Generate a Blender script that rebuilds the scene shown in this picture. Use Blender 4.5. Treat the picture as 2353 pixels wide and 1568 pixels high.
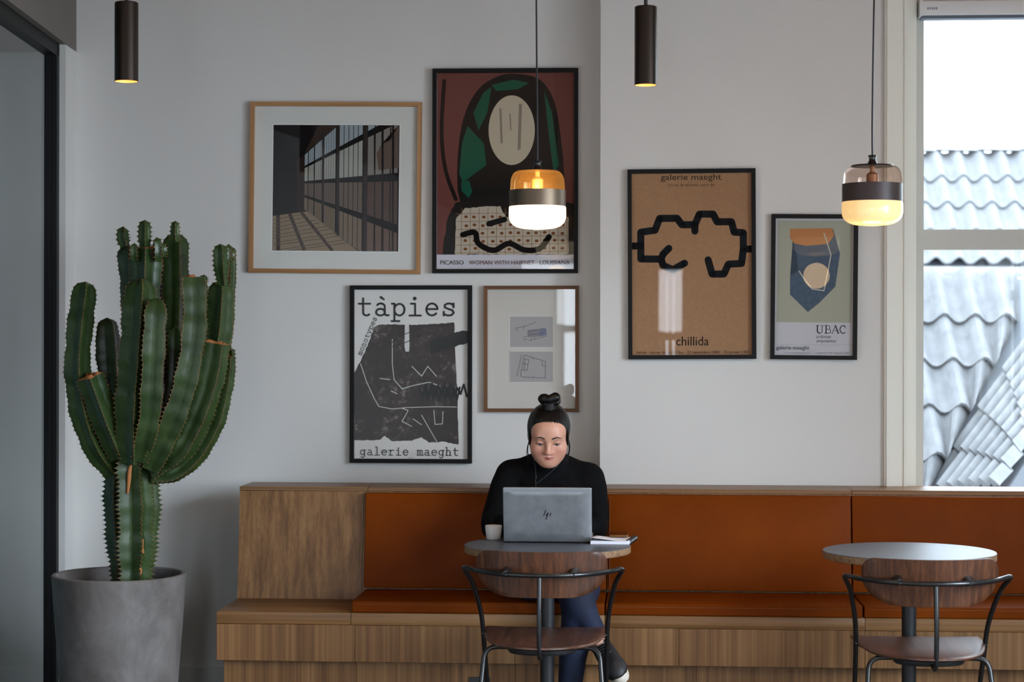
import bpy, bmesh, math, random
import numpy as np
from mathutils import Vector, Matrix

for _o in list(bpy.data.objects):
    bpy.data.objects.remove(_o, do_unlink=True)
SC = bpy.context.scene
COL = SC.collection
PI = math.pi

def lin(r, g, b):
    def f(c):
        c /= 255.0
        return c / 12.92 if c <= 0.04045 else ((c + 0.055) / 1.055) ** 2.4
    return (f(r), f(g), f(b), 1.0)

# ------------------------------------------------------------------ camera
FPX = 4500.0
CX, CY = 1176.5, 784.0
CAM = Vector((0.0, 0.0, 1.49))
CROT = (Matrix.Rotation(math.atan(0.066), 3, 'Z') @ Matrix.Rotation(PI / 2, 3, 'X')
        @ Matrix.Rotation(0.0015, 3, 'Z'))
cam_data = bpy.data.cameras.new('camera')
cam_data.sensor_width = 36.0
cam_data.lens = FPX / 2353.0 * 36.0
cam_data.clip_end = 200
cam_data.dof.use_dof = True
cam_data.dof.focus_distance = 7.55
cam_data.dof.aperture_fstop = 3.0
cam = bpy.data.objects.new('camera', cam_data)
cam.matrix_world = Matrix.Translation(CAM) @ CROT.to_4x4()
COL.objects.link(cam)
SC.camera = cam

def ray(px, py):
    return CROT @ Vector(((px - CX) / FPX, (CY - py) / FPX, -1.0))
def at(px, py, Y):
    d = ray(px, py)
    return CAM + d * ((Y - CAM.y) / d.y)
def atz(px, py, z):
    d = ray(px, py)
    return CAM + d * ((z - CAM.z) / d.z)

# ------------------------------------------------------------------ light
SC.view_settings.view_transform = 'Standard'
SC.view_settings.look = 'None'
SC.view_settings.gamma = 1.0
SC.view_settings.use_curve_mapping = False
SC.view_settings.exposure = 0.13
SC.cycles.max_bounces = 6
SC.cycles.adaptive_threshold = 0.015
SC.cycles.diffuse_bounces = 3
SC.cycles.glossy_bounces = 4
SC.cycles.transparent_max_bounces = 12
SC.cycles.caustics_reflective = False
SC.cycles.caustics_refractive = False

world = bpy.data.worlds.new('overcast_sky')
SC.world = world
world.use_nodes = True
_bg = world.node_tree.nodes['Background']
_bg.inputs[0].default_value = (0.74, 0.87, 1.0, 1)
_bg.inputs[1].default_value = 8.0

XR = 2.95        # right wall of the room
YB = -3.0        # wall behind the camera
ZC = 3.02        # ceiling
def daylight(name, loc, direction, w, h, radiance, color, spread=PI):
    l = bpy.data.lights.new(name, 'AREA')
    l.shape = 'RECTANGLE'
    l.size, l.size_y = w, h
    l.energy = radiance * PI * w * h
    l.color = color
    l.spread = spread
    o = bpy.data.objects.new(name, l)
    o.location = loc
    o.rotation_euler = Vector(direction).to_track_quat('-Z', 'Y').to_euler()
    COL.objects.link(o)
    return o
SIDE_WIN = [(0.2, 1.7), (2.5, 1.7), (4.7, 1.5)]          # centre Y, width of the windows in the right wall
REAR_WIN = [(-0.52, 0.62), (0.28, 0.22), (2.35, 0.5)]       # centre X, width of the windows behind the camera
for (yc, w) in SIDE_WIN:
    daylight('daylight_side', (XR - 0.02, yc, 1.65), (-1, 0.25, -0.58), w, 1.7, 10.6, (0.72, 0.865, 1.0), 1.8)
for (xc, w) in REAR_WIN:
    daylight('daylight_rear', (xc, YB + 0.02, 1.4), (0, 1, -0.25), w, 1.75, 4.5, (0.84, 0.92, 1.0), 1.9)

# ------------------------------------------------------------------ helpers
WM = {}
def link(name, me, mat=None, parent=None, local=False):
    o = bpy.data.objects.new(name, me)
    COL.objects.link(o)
    if mat is not None:
        me.materials.append(mat)
    if parent is not None:
        o.parent = parent
        if not local:
            o.matrix_parent_inverse = WM.get(parent.name, Matrix.Identity(4)).inverted()
            WM[o.name] = Matrix.Identity(4)
        else:
            WM[o.name] = WM.get(parent.name, Matrix.Identity(4)).copy()
    return o
def mesh(name, verts, faces, mat=None, parent=None, smooth=False, local=False, angle=None):
    me = bpy.data.meshes.new(name)
    if parent is None and not local:
        vs = np.array([tuple(v) for v in verts], dtype=float)
        b = Vector(((vs[:, 0].min() + vs[:, 0].max()) / 2, (vs[:, 1].min() + vs[:, 1].max()) / 2, vs[:, 2].min()))
        verts = [Vector(v) - b for v in verts]
    me.from_pydata([tuple(v) for v in verts], [], [tuple(f) for f in faces])
    me.validate()
    if smooth:
        me.polygons.foreach_set('use_smooth', [True] * len(me.polygons))
        if angle is not None:
            me.set_sharp_from_angle(angle=math.radians(angle))
    o = link(name, me, mat, parent, local)
    if parent is None and not local:
        o.location = b
        WM[o.name] = Matrix.Translation(b)
    return o
def thing(name, label, cat, loc=(0, 0, 0), group=None, mat4=None):
    o = bpy.data.objects.new(name, None)
    o.empty_display_size = 0.05
    COL.objects.link(o)
    m = mat4 if mat4 is not None else Matrix.Translation(Vector(loc))
    o.matrix_world = m
    WM[o.name] = m.copy()
    tag(o, label, cat, group)
    return o
def tag(o, label=None, cat=None, group=None, kind=None):
    if label: o['label'] = label
    if cat: o['category'] = cat
    if group: o['group'] = group
    if kind: o['kind'] = kind
    return o
def struct(o, label=None, cat=None):
    o['kind'] = 'structure'
    if label: o['label'] = label
    if cat: o['category'] = cat
    return o
class MB:
    def __init__(s): s.v = []; s.f = []
    def add(s, vs, fs):
        n = len(s.v)
        s.v += [Vector(v) for v in vs]
        s.f += [tuple(i + n for i in f) for f in fs]
        return s
    def box(s, a, b):
        x0, y0, z0 = a; x1, y1, z1 = b
        return s.hexa([(x0, y0, z0), (x1, y0, z0), (x1, y1, z0), (x0, y1, z0)],
                      [(x0, y0, z1), (x1, y0, z1), (x1, y1, z1), (x0, y1, z1)])
    def hexa(s, lo, hi):
        return s.add(list(lo) + list(hi), [(3, 2, 1, 0), (4, 5, 6, 7), (0, 1, 5, 4), (1, 2, 6, 5), (2, 3, 7, 6), (3, 0, 4, 7)])
    def quad(s, *p):
        return s.add(p, [tuple(range(len(p)))])
    def tube(s, pts, r, seg=10, caps=True, flat=None):
        pts = [Vector(p) for p in pts]
        n = len(pts)
        rs = r if isinstance(r, (list, tuple)) else [r] * n
        t0 = (pts[1] - pts[0]).normalized()
        up = Vector((0, 0, 1)) if abs(t0.z) < 0.9 else Vector((0, 1, 0))
        nx = t0.cross(up).normalized()
        vs = []; fs = []
        for i, p in enumerate(pts):
            a = pts[max(i - 1, 0)]; b = pts[min(i + 1, n - 1)]
            t = (b - a).normalized()
            nx = (nx - t * nx.dot(t)).normalized()
            ny = t.cross(nx)
            for k in range(seg):
                an = 2 * PI * k / seg
                vs.append(p + nx * math.cos(an) * rs[i] + ny * math.sin(an) * rs[i] * (flat or 1))
        for i in range(n - 1):
            for k in range(seg):
                k2 = (k + 1) % seg
                fs.append((i * seg + k, i * seg + k2, (i + 1) * seg + k2, (i + 1) * seg + k))
        if caps:
            fs.append(tuple(range(seg - 1, -1, -1)))
            fs.append(tuple((n - 1) * seg + k for k in range(seg)))
        return s.add(vs, fs)
    def lathe(s, prof, c=(0, 0, 0), seg=48, axis='Z', cap=True):
        c = Vector(c); vs = []; fs = []
        n = len(prof)
        for (r, h) in prof:
            for k in range(seg):
                a = 2 * PI * k / seg
                p = Vector((r * math.cos(a), r * math.sin(a), h))
                if axis == 'Y': p = Vector((p.x, p.z, p.y))
                if axis == 'X': p = Vector((p.z, p.x, p.y))
                vs.append(c + p)
        for i in range(n - 1):
            for k in range(seg):
                k2 = (k + 1) % seg
                fs.append((i * seg + k, i * seg + k2, (i + 1) * seg + k2, (i + 1) * seg + k))
        if cap:
            if prof[0][0] > 1e-5: fs.append(tuple(range(seg - 1, -1, -1)))
            if prof[-1][0] > 1e-5: fs.append(tuple((n - 1) * seg + k for k in range(seg)))
        return s.add(vs, fs)
    def build(s, name, mat=None, parent=None, smooth=False, local=False, angle=None):
        return mesh(name, s.v, s.f, mat, parent, smooth, local, angle)
def rbox(name, a, b, r, mat, parent=None, seg=3, local=False, puff=0.0, axis=1):
    """bevelled box; puff swells the face that looks to -axis"""
    bm = bmesh.new()
    bmesh.ops.create_cube(bm, size=1.0)
    A, B = Vector(a), Vector(b)
    for v in bm.verts:
        v.co = Vector([(A[i] + B[i]) / 2 + v.co[i] * (B[i] - A[i]) for i in range(3)])
    if puff:
        bmesh.ops.subdivide_edges(bm, edges=bm.edges[:], cuts=10, use_grid_fill=True)
        c = (A + B) / 2; h = (B - A) / 2
        for v in bm.verts:
            q = [(v.co[i] - c[i]) / h[i] for i in range(3)]
            o = [i for i in range(3) if i != axis]
            w = (1 - abs(q[o[0]]) ** 6) * (1 - abs(q[o[1]]) ** 4)
            v.co[axis] += (-1 if axis == 1 else 1) * puff * max(w, 0) * (q[axis] < 0 if axis == 1 else q[axis] > 0)
        es = [e for e in bm.edges if len(e.link_faces) == 2 and e.calc_face_angle() > 1.0]
    else:
        es = bm.edges[:]
    bmesh.ops.bevel(bm, geom=es, offset=r, segments=seg, profile=0.5, affect='EDGES', clamp_overlap=True)
    vs = [v.co.copy() for v in bm.verts]
    bm.verts.index_update()
    fs = [[v.index for v in f.verts] for f in bm.faces]
    bm.free()
    return mesh(name, vs, fs, mat, parent, True, local, 40)
def crom(P, n=8):
    P = [Vector(p) for p in P]
    out = []
    for i in range(len(P) - 1):
        p0 = P[max(i - 1, 0)]; p1 = P[i]; p2 = P[i + 1]; p3 = P[min(i + 2, len(P) - 1)]
        for k in range(n):
            t = k / n
            out.append(0.5 * ((2 * p1) + (p2 - p0) * t + (2 * p0 - 5 * p1 + 4 * p2 - p3) * t * t + (3 * p1 - p0 - 3 * p2 + p3) * t ** 3))
    out.append(P[-1])
    return out
def fillet(P, r, n=6):
    P = [Vector(p) for p in P]
    out = [P[0]]
    for i in range(1, len(P) - 1):
        a, b, c = P[i - 1], P[i], P[i + 1]
        ri = r[i - 1] if isinstance(r, (list, tuple)) else r
        d1 = min(ri, (a - b).length * 0.49); d2 = min(ri, (c - b).length * 0.49)
        s = b + (a - b).normalized() * d1; e = b + (c - b).normalized() * d2
        for k in range(n + 1):
            t = k / n
            out.append(s * (1 - t) ** 2 + b * 2 * t * (1 - t) + e * t * t)
    out.append(P[-1])
    return out
def dup(root, M, label, group=None):
    r = root.copy(); COL.objects.link(r)
    r.matrix_world = M
    WM[r.name] = M.copy()
    r['label'] = label
    if group: r['group'] = group
    for ch in list(root.children):
        c = ch.copy(); COL.objects.link(c); c.parent = r
        for g in list(ch.children):
            d = g.copy(); COL.objects.link(d); d.parent = c
    return r

# ------------------------------------------------------------------ materials
class NT:
    def __init__(s, name):
        s.m = bpy.data.materials.new(name)
        s.m.use_nodes = True
        s.t = s.m.node_tree
        s.b = s.t.nodes['Principled BSDF']
        s.out = s.t.nodes['Material Output']
    def n(s, kind, **kw):
        x = s.t.nodes.new('ShaderNode' + kind)
        for k, v in kw.items(): setattr(x, k, v)
        return x
    def l(s, a, b): s.t.links.new(a, b)
    def coord(s, which='Object', scale=(1, 1, 1), rand=False, rot=(0, 0, 0)):
        tc = s.n('TexCoord'); mp = s.n('Mapping')
        mp.inputs['Scale'].default_value = scale
        mp.inputs['Rotation'].default_value = rot
        s.l(tc.outputs[which], mp.inputs['Vector'])
        if rand:
            oi = s.n('ObjectInfo'); mu = s.n('Math', operation='MULTIPLY'); mu.inputs[1].default_value = 37.0
            s.l(oi.outputs['Random'], mu.inputs[0])
            s.l(mu.outputs[0], mp.inputs['Location'])
        return mp.outputs[0]
    def noise(s, vec, scale, detail=4, rough=0.55, dist=0.0):
        x = s.n('TexNoise'); x.inputs['Scale'].default_value = scale
        x.inputs['Detail'].default_value = detail; x.inputs['Roughness'].default_value = rough
        x.inputs['Distortion'].default_value = dist
        if vec is not None: s.l(vec, x.inputs['Vector'])
        return x.outputs['Fac']
    def ramp(s, fac, stops):
        r = s.n('ValToRGB'); e = r.color_ramp.elements
        while len(e) < len(stops): e.new(0.5)
        for i, (p, c) in enumerate(stops):
            e[i].position = p; e[i].color = c
        s.l(fac, r.inputs[0])
        return r.outputs[0]
    def bump(s, h, strength=0.2, dist=0.002):
        b = s.n('Bump'); b.inputs['Strength'].default_value = strength; b.inputs['Distance'].default_value = dist
        s.l(h, b.inputs['Height']); s.l(b.outputs[0], s.b.inputs['Normal'])
    def set(s, **kw):
        names = dict(color='Base Color', rough='Roughness', metal='Metallic', spec='Specular IOR Level', coat='Coat Weight',
                     coatr='Coat Roughness', sub='Subsurface Weight', trans='Transmission Weight', ior='IOR', sheen='Sheen Weight',
                     em='Emission Color', ems='Emission Strength', aniso='Anisotropic')
        for k, v in kw.items():
            i = s.b.inputs[names[k]]
            if hasattr(v, 'node'): s.l(v, i)
            else: i.default_value = v
        return s
def plain(name, color, rough=0.5, metal=0.0, **kw):
    return NT(name).set(color=color, rough=rough, metal=metal, **kw).m
def mul(c, k): return (c[0] * k, c[1] * k, c[2] * k, 1)

def paint(name, c, rough=0.6, var=0.04, sc=1.5):
    t = NT(name)
    n = t.noise(t.coord(), sc, 5)
    t.set(color=t.ramp(n, [(0.3, mul(c, 1 - var)), (0.7, mul(c, 1 + var))]), rough=rough)
    t.bump(t.noise(t.coord(), 350, 2), 0.05, 0.0006)
    return t.m
def wood(name, dark, mid, light, axis='Z', rough=0.45, fine=1.0, spec=0.35):
    t = NT(name)
    g = {'X': (0.4, 44, 44), 'Y': (44, 0.4, 44), 'Z': (44, 44, 0.4)}[axis]
    v = t.coord(scale=tuple(k * fine for k in g), rand=True)
    n1 = t.noise(v, 1.0, 4, 0.58, 0.2)
    g2 = {'X': (1.5, 260, 260), 'Y': (260, 1.5, 260), 'Z': (260, 260, 1.5)}[axis]
    n2 = t.noise(t.coord(scale=tuple(k * fine for k in g2), rand=True), 1.0, 3, 0.6)
    n3 = t.noise(t.coord(scale=tuple(k * 0.16 * fine for k in g), rand=True), 1.0, 3, 0.5, 0.6)
    a = t.n('Math', operation='MULTIPLY_ADD'); a.inputs[1].default_value = 0.45; t.l(n2, a.inputs[0]); t.l(n1, a.inputs[2])
    b = t.n('Math', operation='MULTIPLY_ADD'); b.inputs[1].default_value = 0.4; t.l(n3, b.inputs[0]); t.l(a.outputs[0], b.inputs[2])
    c = t.n('Math', operation='MULTIPLY'); c.inputs[1].default_value = 0.54; t.l(b.outputs[0], c.inputs[0])
    t.set(color=t.ramp(c.outputs[0], [(0.38, dark), (0.50, mid), (0.63, light)]), rough=rough, spec=spec)
    t.bump(n2, 0.12, 0.0008)
    return t.m

M = {}
M['wall'] = paint('wall_white_paint', lin(222, 219, 215), 0.62, 0.015)
M['ceiling'] = paint('ceiling_paint', lin(175, 120, 80), 0.8, 0.02)  # tan tint chosen to warm the light bounced onto the upper walls
M['dark_paint'] = paint('taupe_paint', lin(112, 105, 99), 0.6, 0.02)
M['cream'] = paint('cream_gloss_paint', lin(243, 242, 232), 0.35, 0.01)
M['sash'] = paint('shaded_cream_sash_paint', lin(212, 211, 203), 0.4, 0.02)  # cream paint greyed to carry the backlit shade on the sash
M['trim_white'] = paint('white_gloss_paint', lin(228, 228, 228), 0.4, 0.01)
M['black_frame'] = plain('black_powder_coat', lin(13, 14, 16), 0.5, spec=0.25)
M['oak_z'] = wood('oak_veneer_upright', lin(98, 66, 37), lin(128, 90, 54), lin(150, 111, 71), 'Z')
M['oak_x'] = wood('oak_board_lengthwise', lin(100, 67, 37), lin(132, 93, 56), lin(154, 114, 75), 'X', 0.38)
M['oak_frame'] = wood('oak_frame', lin(140, 98, 60), lin(172, 126, 82), lin(190, 146, 104), 'X', 0.5, 1.5)
M['oak_frame_z'] = wood('oak_frame_upright', lin(140, 98, 60), lin(172, 126, 82), lin(190, 146, 104), 'Z', 0.5, 1.5)
M['brown_frame'] = wood('brown_oak_frame', lin(84, 52, 28), lin(110, 70, 38), lin(130, 86, 50), 'X', 0.5, 1.5)
M['brown_frame_z'] = wood('brown_oak_frame_upright', lin(84, 52, 28), lin(110, 70, 38), lin(130, 86, 50), 'Z', 0.5, 1.5)
M['walnut_z'] = wood('walnut_veneer', lin(50, 26, 14), lin(74, 42, 24), lin(97, 58, 35), 'Z', 0.38, 2.0)
M['walnut_y'] = wood('walnut_seat_veneer', lin(56, 32, 22), lin(80, 48, 33), lin(104, 64, 44), 'Y', 0.40, 1.3, 0.9)
M['blackframe'] = plain('black_lacquer_wood', lin(16, 15, 15), 0.55, spec=0.2)
M['blackmetal'] = plain('black_painted_steel', lin(16, 16, 18), 0.28, 0.0, spec=0.6)
M['blackmatte'] = plain('black_matte_steel', lin(24, 25, 28), 0.5)
def leather():
    t = NT('tan_leather')
    n = t.noise(t.coord(rand=True), 3.0, 5)
    t.set(color=t.ramp(n, [(0.3, lin(106, 45, 0)), (0.5, lin(115, 50, 1)), (0.75, lin(126, 57, 3))]), rough=0.45, spec=0.07)
    v = t.n('TexVoronoi'); v.inputs['Scale'].default_value = 420; t.l(t.coord(), v.inputs['Vector'])
    ad = t.n('Math', operation='MULTIPLY_ADD'); ad.inputs[1].default_value = 6.0
    t.l(t.noise(t.coord(rand=True), 9, 3), ad.inputs[0]); t.l(v.outputs['Distance'], ad.inputs[2])
    t.bump(ad.outputs[0], 0.08, 0.0015)
    return t.m
M['leather'] = leather()
M['stitch'] = plain('leather_seam', lin(120, 62, 24), 0.5)
def concrete():
    t = NT('cast_concrete')
    n = t.noise(t.coord(scale=(1, 1, 0.7)), 5.5, 7, 0.65, 0.4)
    t.set(color=t.ramp(n, [(0.28, lin(78, 72, 69)), (0.5, lin(106, 100, 97)), (0.72, lin(130, 125, 124))]), rough=0.7)
    t.bump(t.noise(t.coord(), 60, 5), 0.12, 0.002)
    return t.m
M['concrete'] = concrete()
def soil():
    t = NT('dark_soil')
    t.set(color=t.ramp(t.noise(t.coord(), 60, 5), [(0.3, lin(20, 16, 13)), (0.7, lin(52, 43, 35))]), rough=0.95)
    return t.m
M['soil'] = soil()
def floor_mat():
    t = NT('grey_screed_floor')
    t.set(color=t.ramp(t.noise(t.coord(), 1.4, 6), [(0.3, lin(78, 70, 64)), (0.7, lin(96, 88, 80))]), rough=0.5)
    return t.m
M['floor'] = floor_mat()
def glass(name, tint=(1, 1, 1, 1), ior=1.5, rough=0.0, boost=1.0):
    """clear pane: straight-through glass with fresnel mirror on its outer faces"""
    t = NT(name)
    t.t.nodes.remove(t.b)
    tr = t.n('BsdfTransparent'); tr.inputs[0].default_value = tint
    gl = t.n('BsdfGlossy'); gl.inputs['Roughness'].default_value = rough
    fr = t.n('Fresnel'); fr.inputs[0].default_value = ior
    ge = t.n('NewGeometry')
    inv = t.n('Math', operation='SUBTRACT'); inv.inputs[0].default_value = 1.0; t.l(ge.outputs['Backfacing'], inv.inputs[1])
    mu = t.n('Math', operation='MULTIPLY'); t.l(fr.outputs[0], mu.inputs[0]); t.l(inv.outputs[0], mu.inputs[1])
    mb = t.n('Math', operation='MULTIPLY'); mb.use_clamp = True; mb.inputs[1].default_value = boost; t.l(mu.outputs[0], mb.inputs[0])
    mx = t.n('MixShader')
    t.l(mb.outputs[0], mx.inputs[0]); t.l(tr.outputs[0], mx.inputs[1]); t.l(gl.outputs[0], mx.inputs[2])
    t.l(mx.outputs[0], t.out.inputs[0])
    return t.m
M['pane'] = glass('clear_window_glass', (0.97, 0.99, 0.985, 1))
M['poster_glass'] = glass('picture_glass', (1, 1, 1, 1), 1.5, 0.0, 0.8)
M['partition_glass'] = glass('partition_glass', (0.86, 0.93, 0.93, 1), 1.5, 0.03, 1.3)

# ------------------------------------------------------------------ room shell
YN = 8.25      # niche wall with the left-hand pictures
YR = 8.05      # wall that stands forward, right-hand pictures
XCORN = at(1379, 784, YR).x
XCAS = at(2031, 600, YR).x          # where the window casing starts
XGL = at(2118, 600, YR + 0.10).x    # left edge of the glass
ZTOP_WIN = 2.99
pW = at(172, 784, YN)               # foot of the back wall at the left partition
_ratio = (1050 - 1469) / FPX
DIRL = Vector((_ratio, 1.0, 0)).normalized()   # direction of the glazed partition, running away from the camera

def along(P, dY):
    return Vector((P.x + DIRL.x / DIRL.y * dY, P.y + dY, 0))

struct(MB().box((-6.5, YB - 0.2, -0.1), (XR + 0.2, YN + 0.25, 0.0)).build('floor', M['floor']), 'grey floor under the bench and tables', 'floor')
struct(MB().box((-6.5, YB - 0.2, ZC), (XR + 0.2, YN + 0.25, ZC + 0.1)).build('ceiling', M['ceiling']), 'plain ceiling above the lamps, tinted tan for a warm bounce', 'ceiling')
struct(MB().box((-6.5, YN, 0), (XCORN + 0.02, YN + 0.22, ZC)).build('wall_back', M['wall']), 'off white niche wall behind the bench and the cactus', 'wall')
w = MB()
w.box((XCORN, YR, 0), (XCAS, YN + 0.22, ZC))
w.box((XCAS, YR, 0), (XR + 0.2, YN + 0.22, at(1200, 1140, YR).z - 0.05))
w.box((XCAS, YR, ZTOP_WIN), (XR + 0.2, YN + 0.22, ZC))
w.box((XGL + 1.25, YR, 0.5), (XR + 0.2, YN + 0.22, ZTOP_WIN + 0.05))
struct(w.build('wall_front', M['wall']), 'white wall standing forward of the niche, beside the window', 'wall')

# right wall with three windows
w = MB()
edges = [YB - 0.2]
for (yc, ww) in SIDE_WIN: edges += [yc - ww / 2, yc + ww / 2]
edges.append(YN + 0.22)
for i in range(0, len(edges), 2):
    w.box((XR, edges[i], 0), (XR + 0.2, edges[i + 1], ZC))
for (yc, ww) in SIDE_WIN:
    w.box((XR, yc - ww / 2, 0), (XR + 0.2, yc + ww / 2, 0.8)); w.box((XR, yc - ww / 2, 2.5), (XR + 0.2, yc + ww / 2, ZC))
struct(w.build('wall_right', M['wall']), 'white side wall with tall windows, right of the bench', 'wall')
w = MB()
edges = [-6.5]
for (xc, ww) in REAR_WIN: edges += [xc - ww / 2, xc + ww / 2]
edges.append(XR + 0.2)
for i in range(0, len(edges), 2):
    w.box((edges[i], YB - 0.2, 0), (edges[i + 1], YB, ZC))
for (xc, ww) in REAR_WIN:
    w.box((xc - ww / 2, YB - 0.2, 0), (xc + ww / 2, YB, 0.525)); w.box((xc - ww / 2, YB - 0.2, 2.275), (xc + ww / 2, YB, ZC))
struct(w.build('wall_rear', M['dark_paint']), 'taupe wall with windows on the camera side of the room', 'wall')
def sash(name, axis, c, ww, z0, z1, off, lab):
    m = MB()
    h = 0.035
    bars = [(c - ww / 2, c - ww / 2 + 2 * h), (c + ww / 2 - 2 * h, c + ww / 2), (c - h * 0.7, c + h * 0.7)]
    for (a, b) in bars:
        if axis == 'Y': m.box((off, a, z0), (off + 0.04, b, z1))
        else: m.box((a, off, z0), (b, off + 0.04, z1))
    for (a, b) in [(z0, z0 + 2 * h), (z1 - 2 * h, z1), (z0 + 0.62 * (z1 - z0) - h, z0 + 0.62 * (z1 - z0) + h)]:
        if axis == 'Y': m.box((off, c - ww / 2, a), (off + 0.04, c + ww / 2, b))
        else: m.box((c - ww / 2, off, a), (c + ww / 2, off + 0.04, b))
    struct(m.build(name, M['cream']), lab, 'window')
for k, (yc, ww) in enumerate(SIDE_WIN):
    sash('window_%d' % (k + 2), 'Y', yc, ww, 0.8, 2.5, XR - 0.085, 'cream sash bars of a side window, number %d from the camera' % (k + 1))
for k, (xc, ww) in enumerate(REAR_WIN):
    sash('window_%d' % (k + 5), 'X', xc, ww, 0.525, 2.275, YB + 0.045, 'cream sash bars of a window in the rear wall, number %d from the left' % (k + 1))

# --- window in the back wall
WB = at(1200, 1140, YR).z - 0.05
win = thing('window_1', 'tall cream framed sash window looking onto tiled roofs', 'window', (XGL + 0.6, YR + 0.08, WB))
win['kind'] = 'structure'
x2082 = at(2082, 600, YR).x; x2104 = at(2104, 600, YR + 0.03).x
zT1 = at(2300, 532, YR + 0.1).z; zT0 = at(2300, 575, YR + 0.1).z
XE = XGL + 1.25
m = MB(); m.box((XCAS, YR - 0.022, WB), (x2082, YR + 0.10, ZTOP_WIN)); m.box((XCAS + 0.008, YR - 0.034, WB), (XCAS + 0.026, YR - 0.02, ZTOP_WIN))
m.box((x2082 - 0.012, YR - 0.030, WB), (x2082, YR - 0.02, ZTOP_WIN)); m.build('casing', M['cream'], win)
m = MB(); m.box((x2082, YR + 0.012, WB), (x2104, YR + 0.12, ZTOP_WIN)); m.build('stop_bead', M['cream'], win)
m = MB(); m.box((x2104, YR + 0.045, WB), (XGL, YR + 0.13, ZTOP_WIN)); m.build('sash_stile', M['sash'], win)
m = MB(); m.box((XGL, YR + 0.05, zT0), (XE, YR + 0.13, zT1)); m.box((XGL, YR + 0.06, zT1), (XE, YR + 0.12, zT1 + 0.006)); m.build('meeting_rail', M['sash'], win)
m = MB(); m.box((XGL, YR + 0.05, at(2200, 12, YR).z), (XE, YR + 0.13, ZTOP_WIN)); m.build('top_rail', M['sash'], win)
m = MB(); m.box((XE - 0.05, YR - 0.022, WB), (XE + 0.05, YR + 0.13, ZTOP_WIN)); m.build('right_casing', M['cream'], win)
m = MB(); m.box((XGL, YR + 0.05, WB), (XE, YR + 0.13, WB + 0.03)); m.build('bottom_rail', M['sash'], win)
def pane(name, z0, z1):
    MB().quad((XGL - 0.01, YR + 0.10, z0), (XE, YR + 0.10, z0), (XE, YR + 0.10, z1), (XGL - 0.01, YR + 0.10, z1)).build(name, M['pane'], win)
pane('glass_pane', WB + 0.02, zT0 + 0.005); pane('glass_pane', zT1 - 0.005, at(2200, 10, YR).z)

# roller blind cassette
zb1 = at(2200, 3, YR + 0.0).z; zb0 = at(2200, 37, YR + 0.0).z; xb = at(2114, 20, YR - 0.0).x
bl = thing('roller_blind', 'white roller blind cassette at the top of the window', 'blind', (xb + 0.5, YR, zb0))
rbox('cassette', (xb, YR - 0.03, zb0), (XE - 0.06, YR + 0.045, zb1), 0.006, M['trim_white'], bl)
MB().box((xb + 0.004, YR - 0.02, zb0 - 0.012), (XE - 0.065, YR + 0.035, zb0 + 0.004)).build('bottom_bar', plain('blind_bar_grey', lin(96, 104, 116), 0.5), bl)
MB().box((xb - 0.004, YR - 0.032, zb0 - 0.003), (xb + 0.006, YR + 0.047, zb1 + 0.002)).build('end_cap', M['trim_white'], bl)
m = MB()
for k in range(5): m.box((at(2128 + k * 5, 22, YR).x, YR - 0.0312, at(2128, 25, YR).z), (at(2131.4 + k * 5, 22, YR).x, YR - 0.0298, at(2128, 19.5, YR).z))
m.build('printed_mark', plain('blind_print_grey', lin(150, 150, 160), 0.6), bl)

# --- glazed partition on the left
colf = None
def solve_px(px, P, lo, hi):
    for _ in range(50):
        mid = (lo + hi) / 2
        q = along(P, mid)
        r = CROT.transposed() @ (Vector((q.x, q.y, 1.49)) - CAM)
        pxx = CX + FPX * r.x / -r.z
        if pxx > px: hi = mid
        else: lo = mid
    return (lo + hi) / 2
dcol = solve_px(150, pW, -1.5, 0)
pC = along(pW, dcol)                       # front right edge of the pier
pC2 = at(130, 784, pC.y)                   # front left edge of the pier
ZS = at(172, 119, YN).z                    # soffit of the bulkhead
def vprism(m, quad, z0, z1):
    m.hexa([(p[0], p[1], z0) for p in quad], [(p[0], p[1], z1) for p in quad]); return m
pWl = Vector((pW.x - 0.35, YN, 0)); pC2b = Vector((pC2.x - 0.06, YN, 0))
struct(vprism(MB(), [(pC2.x, pC2.y), (pC.x, pC.y), (pW.x, YN + 0.05), (pC2b.x, YN + 0.05)], 0, ZS).build('wall_pier', M['wall']), 'narrow white pier between glass partition and back wall', 'wall')
nearR = along(pC, -8.5 - 0)               # plane of the bulkhead
gL = at(121, 784, pC.y - 0.02)
gN = along(gL, -10.5)
offl = Vector((-0.45, 0, 0))
struct(vprism(MB(), [(nearR.x - 0.6, nearR.y), (nearR.x, nearR.y), (pW.x, YN + 0.05), (pW.x - 0.7, YN + 0.05)], ZS, ZC).build('wall_bulkhead', M['dark_paint']), 'dark taupe bulkhead above the glass partition', 'wall')
pt = thing('door_1', 'black framed glass partition on the left, beside the cactus', 'partition', (gL.x, gL.y, 0))
pt['kind'] = 'structure'
hw = 0.017
nrm = Vector((DIRL.y, -DIRL.x, 0))
def lbar(d0, d1, z0, z1, w, mat, name, sh=0.0):
    a = along(gL, d0) + nrm * sh; b = along(gL, d1) + nrm * sh
    q = [a - nrm * w, a + nrm * w, b + nrm * w, b - nrm * w]
    return vprism(MB(), [(p.x, p.y) for p in q], z0, z1).build(name, mat, pt)
lbar(-0.05, 0.0, 0.0, ZS, 0.026, M['black_frame'], 'end_post')
lbar(-0.075, -0.045, 0.0, ZS - 0.04, 0.012, M['black_frame'], 'glazing_bead', -0.006)
lbar(-2.35, 0.0, ZS - 0.055, ZS, 0.026, M['black_frame'], 'head_rail')
lbar(-2.35, 0.0, 0.0, 0.05, 0.026, M['black_frame'], 'bottom_rail')
lbar(-2.35, -2.3, 0.0, ZS, 0.026, M['black_frame'], 'mullion')
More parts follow.
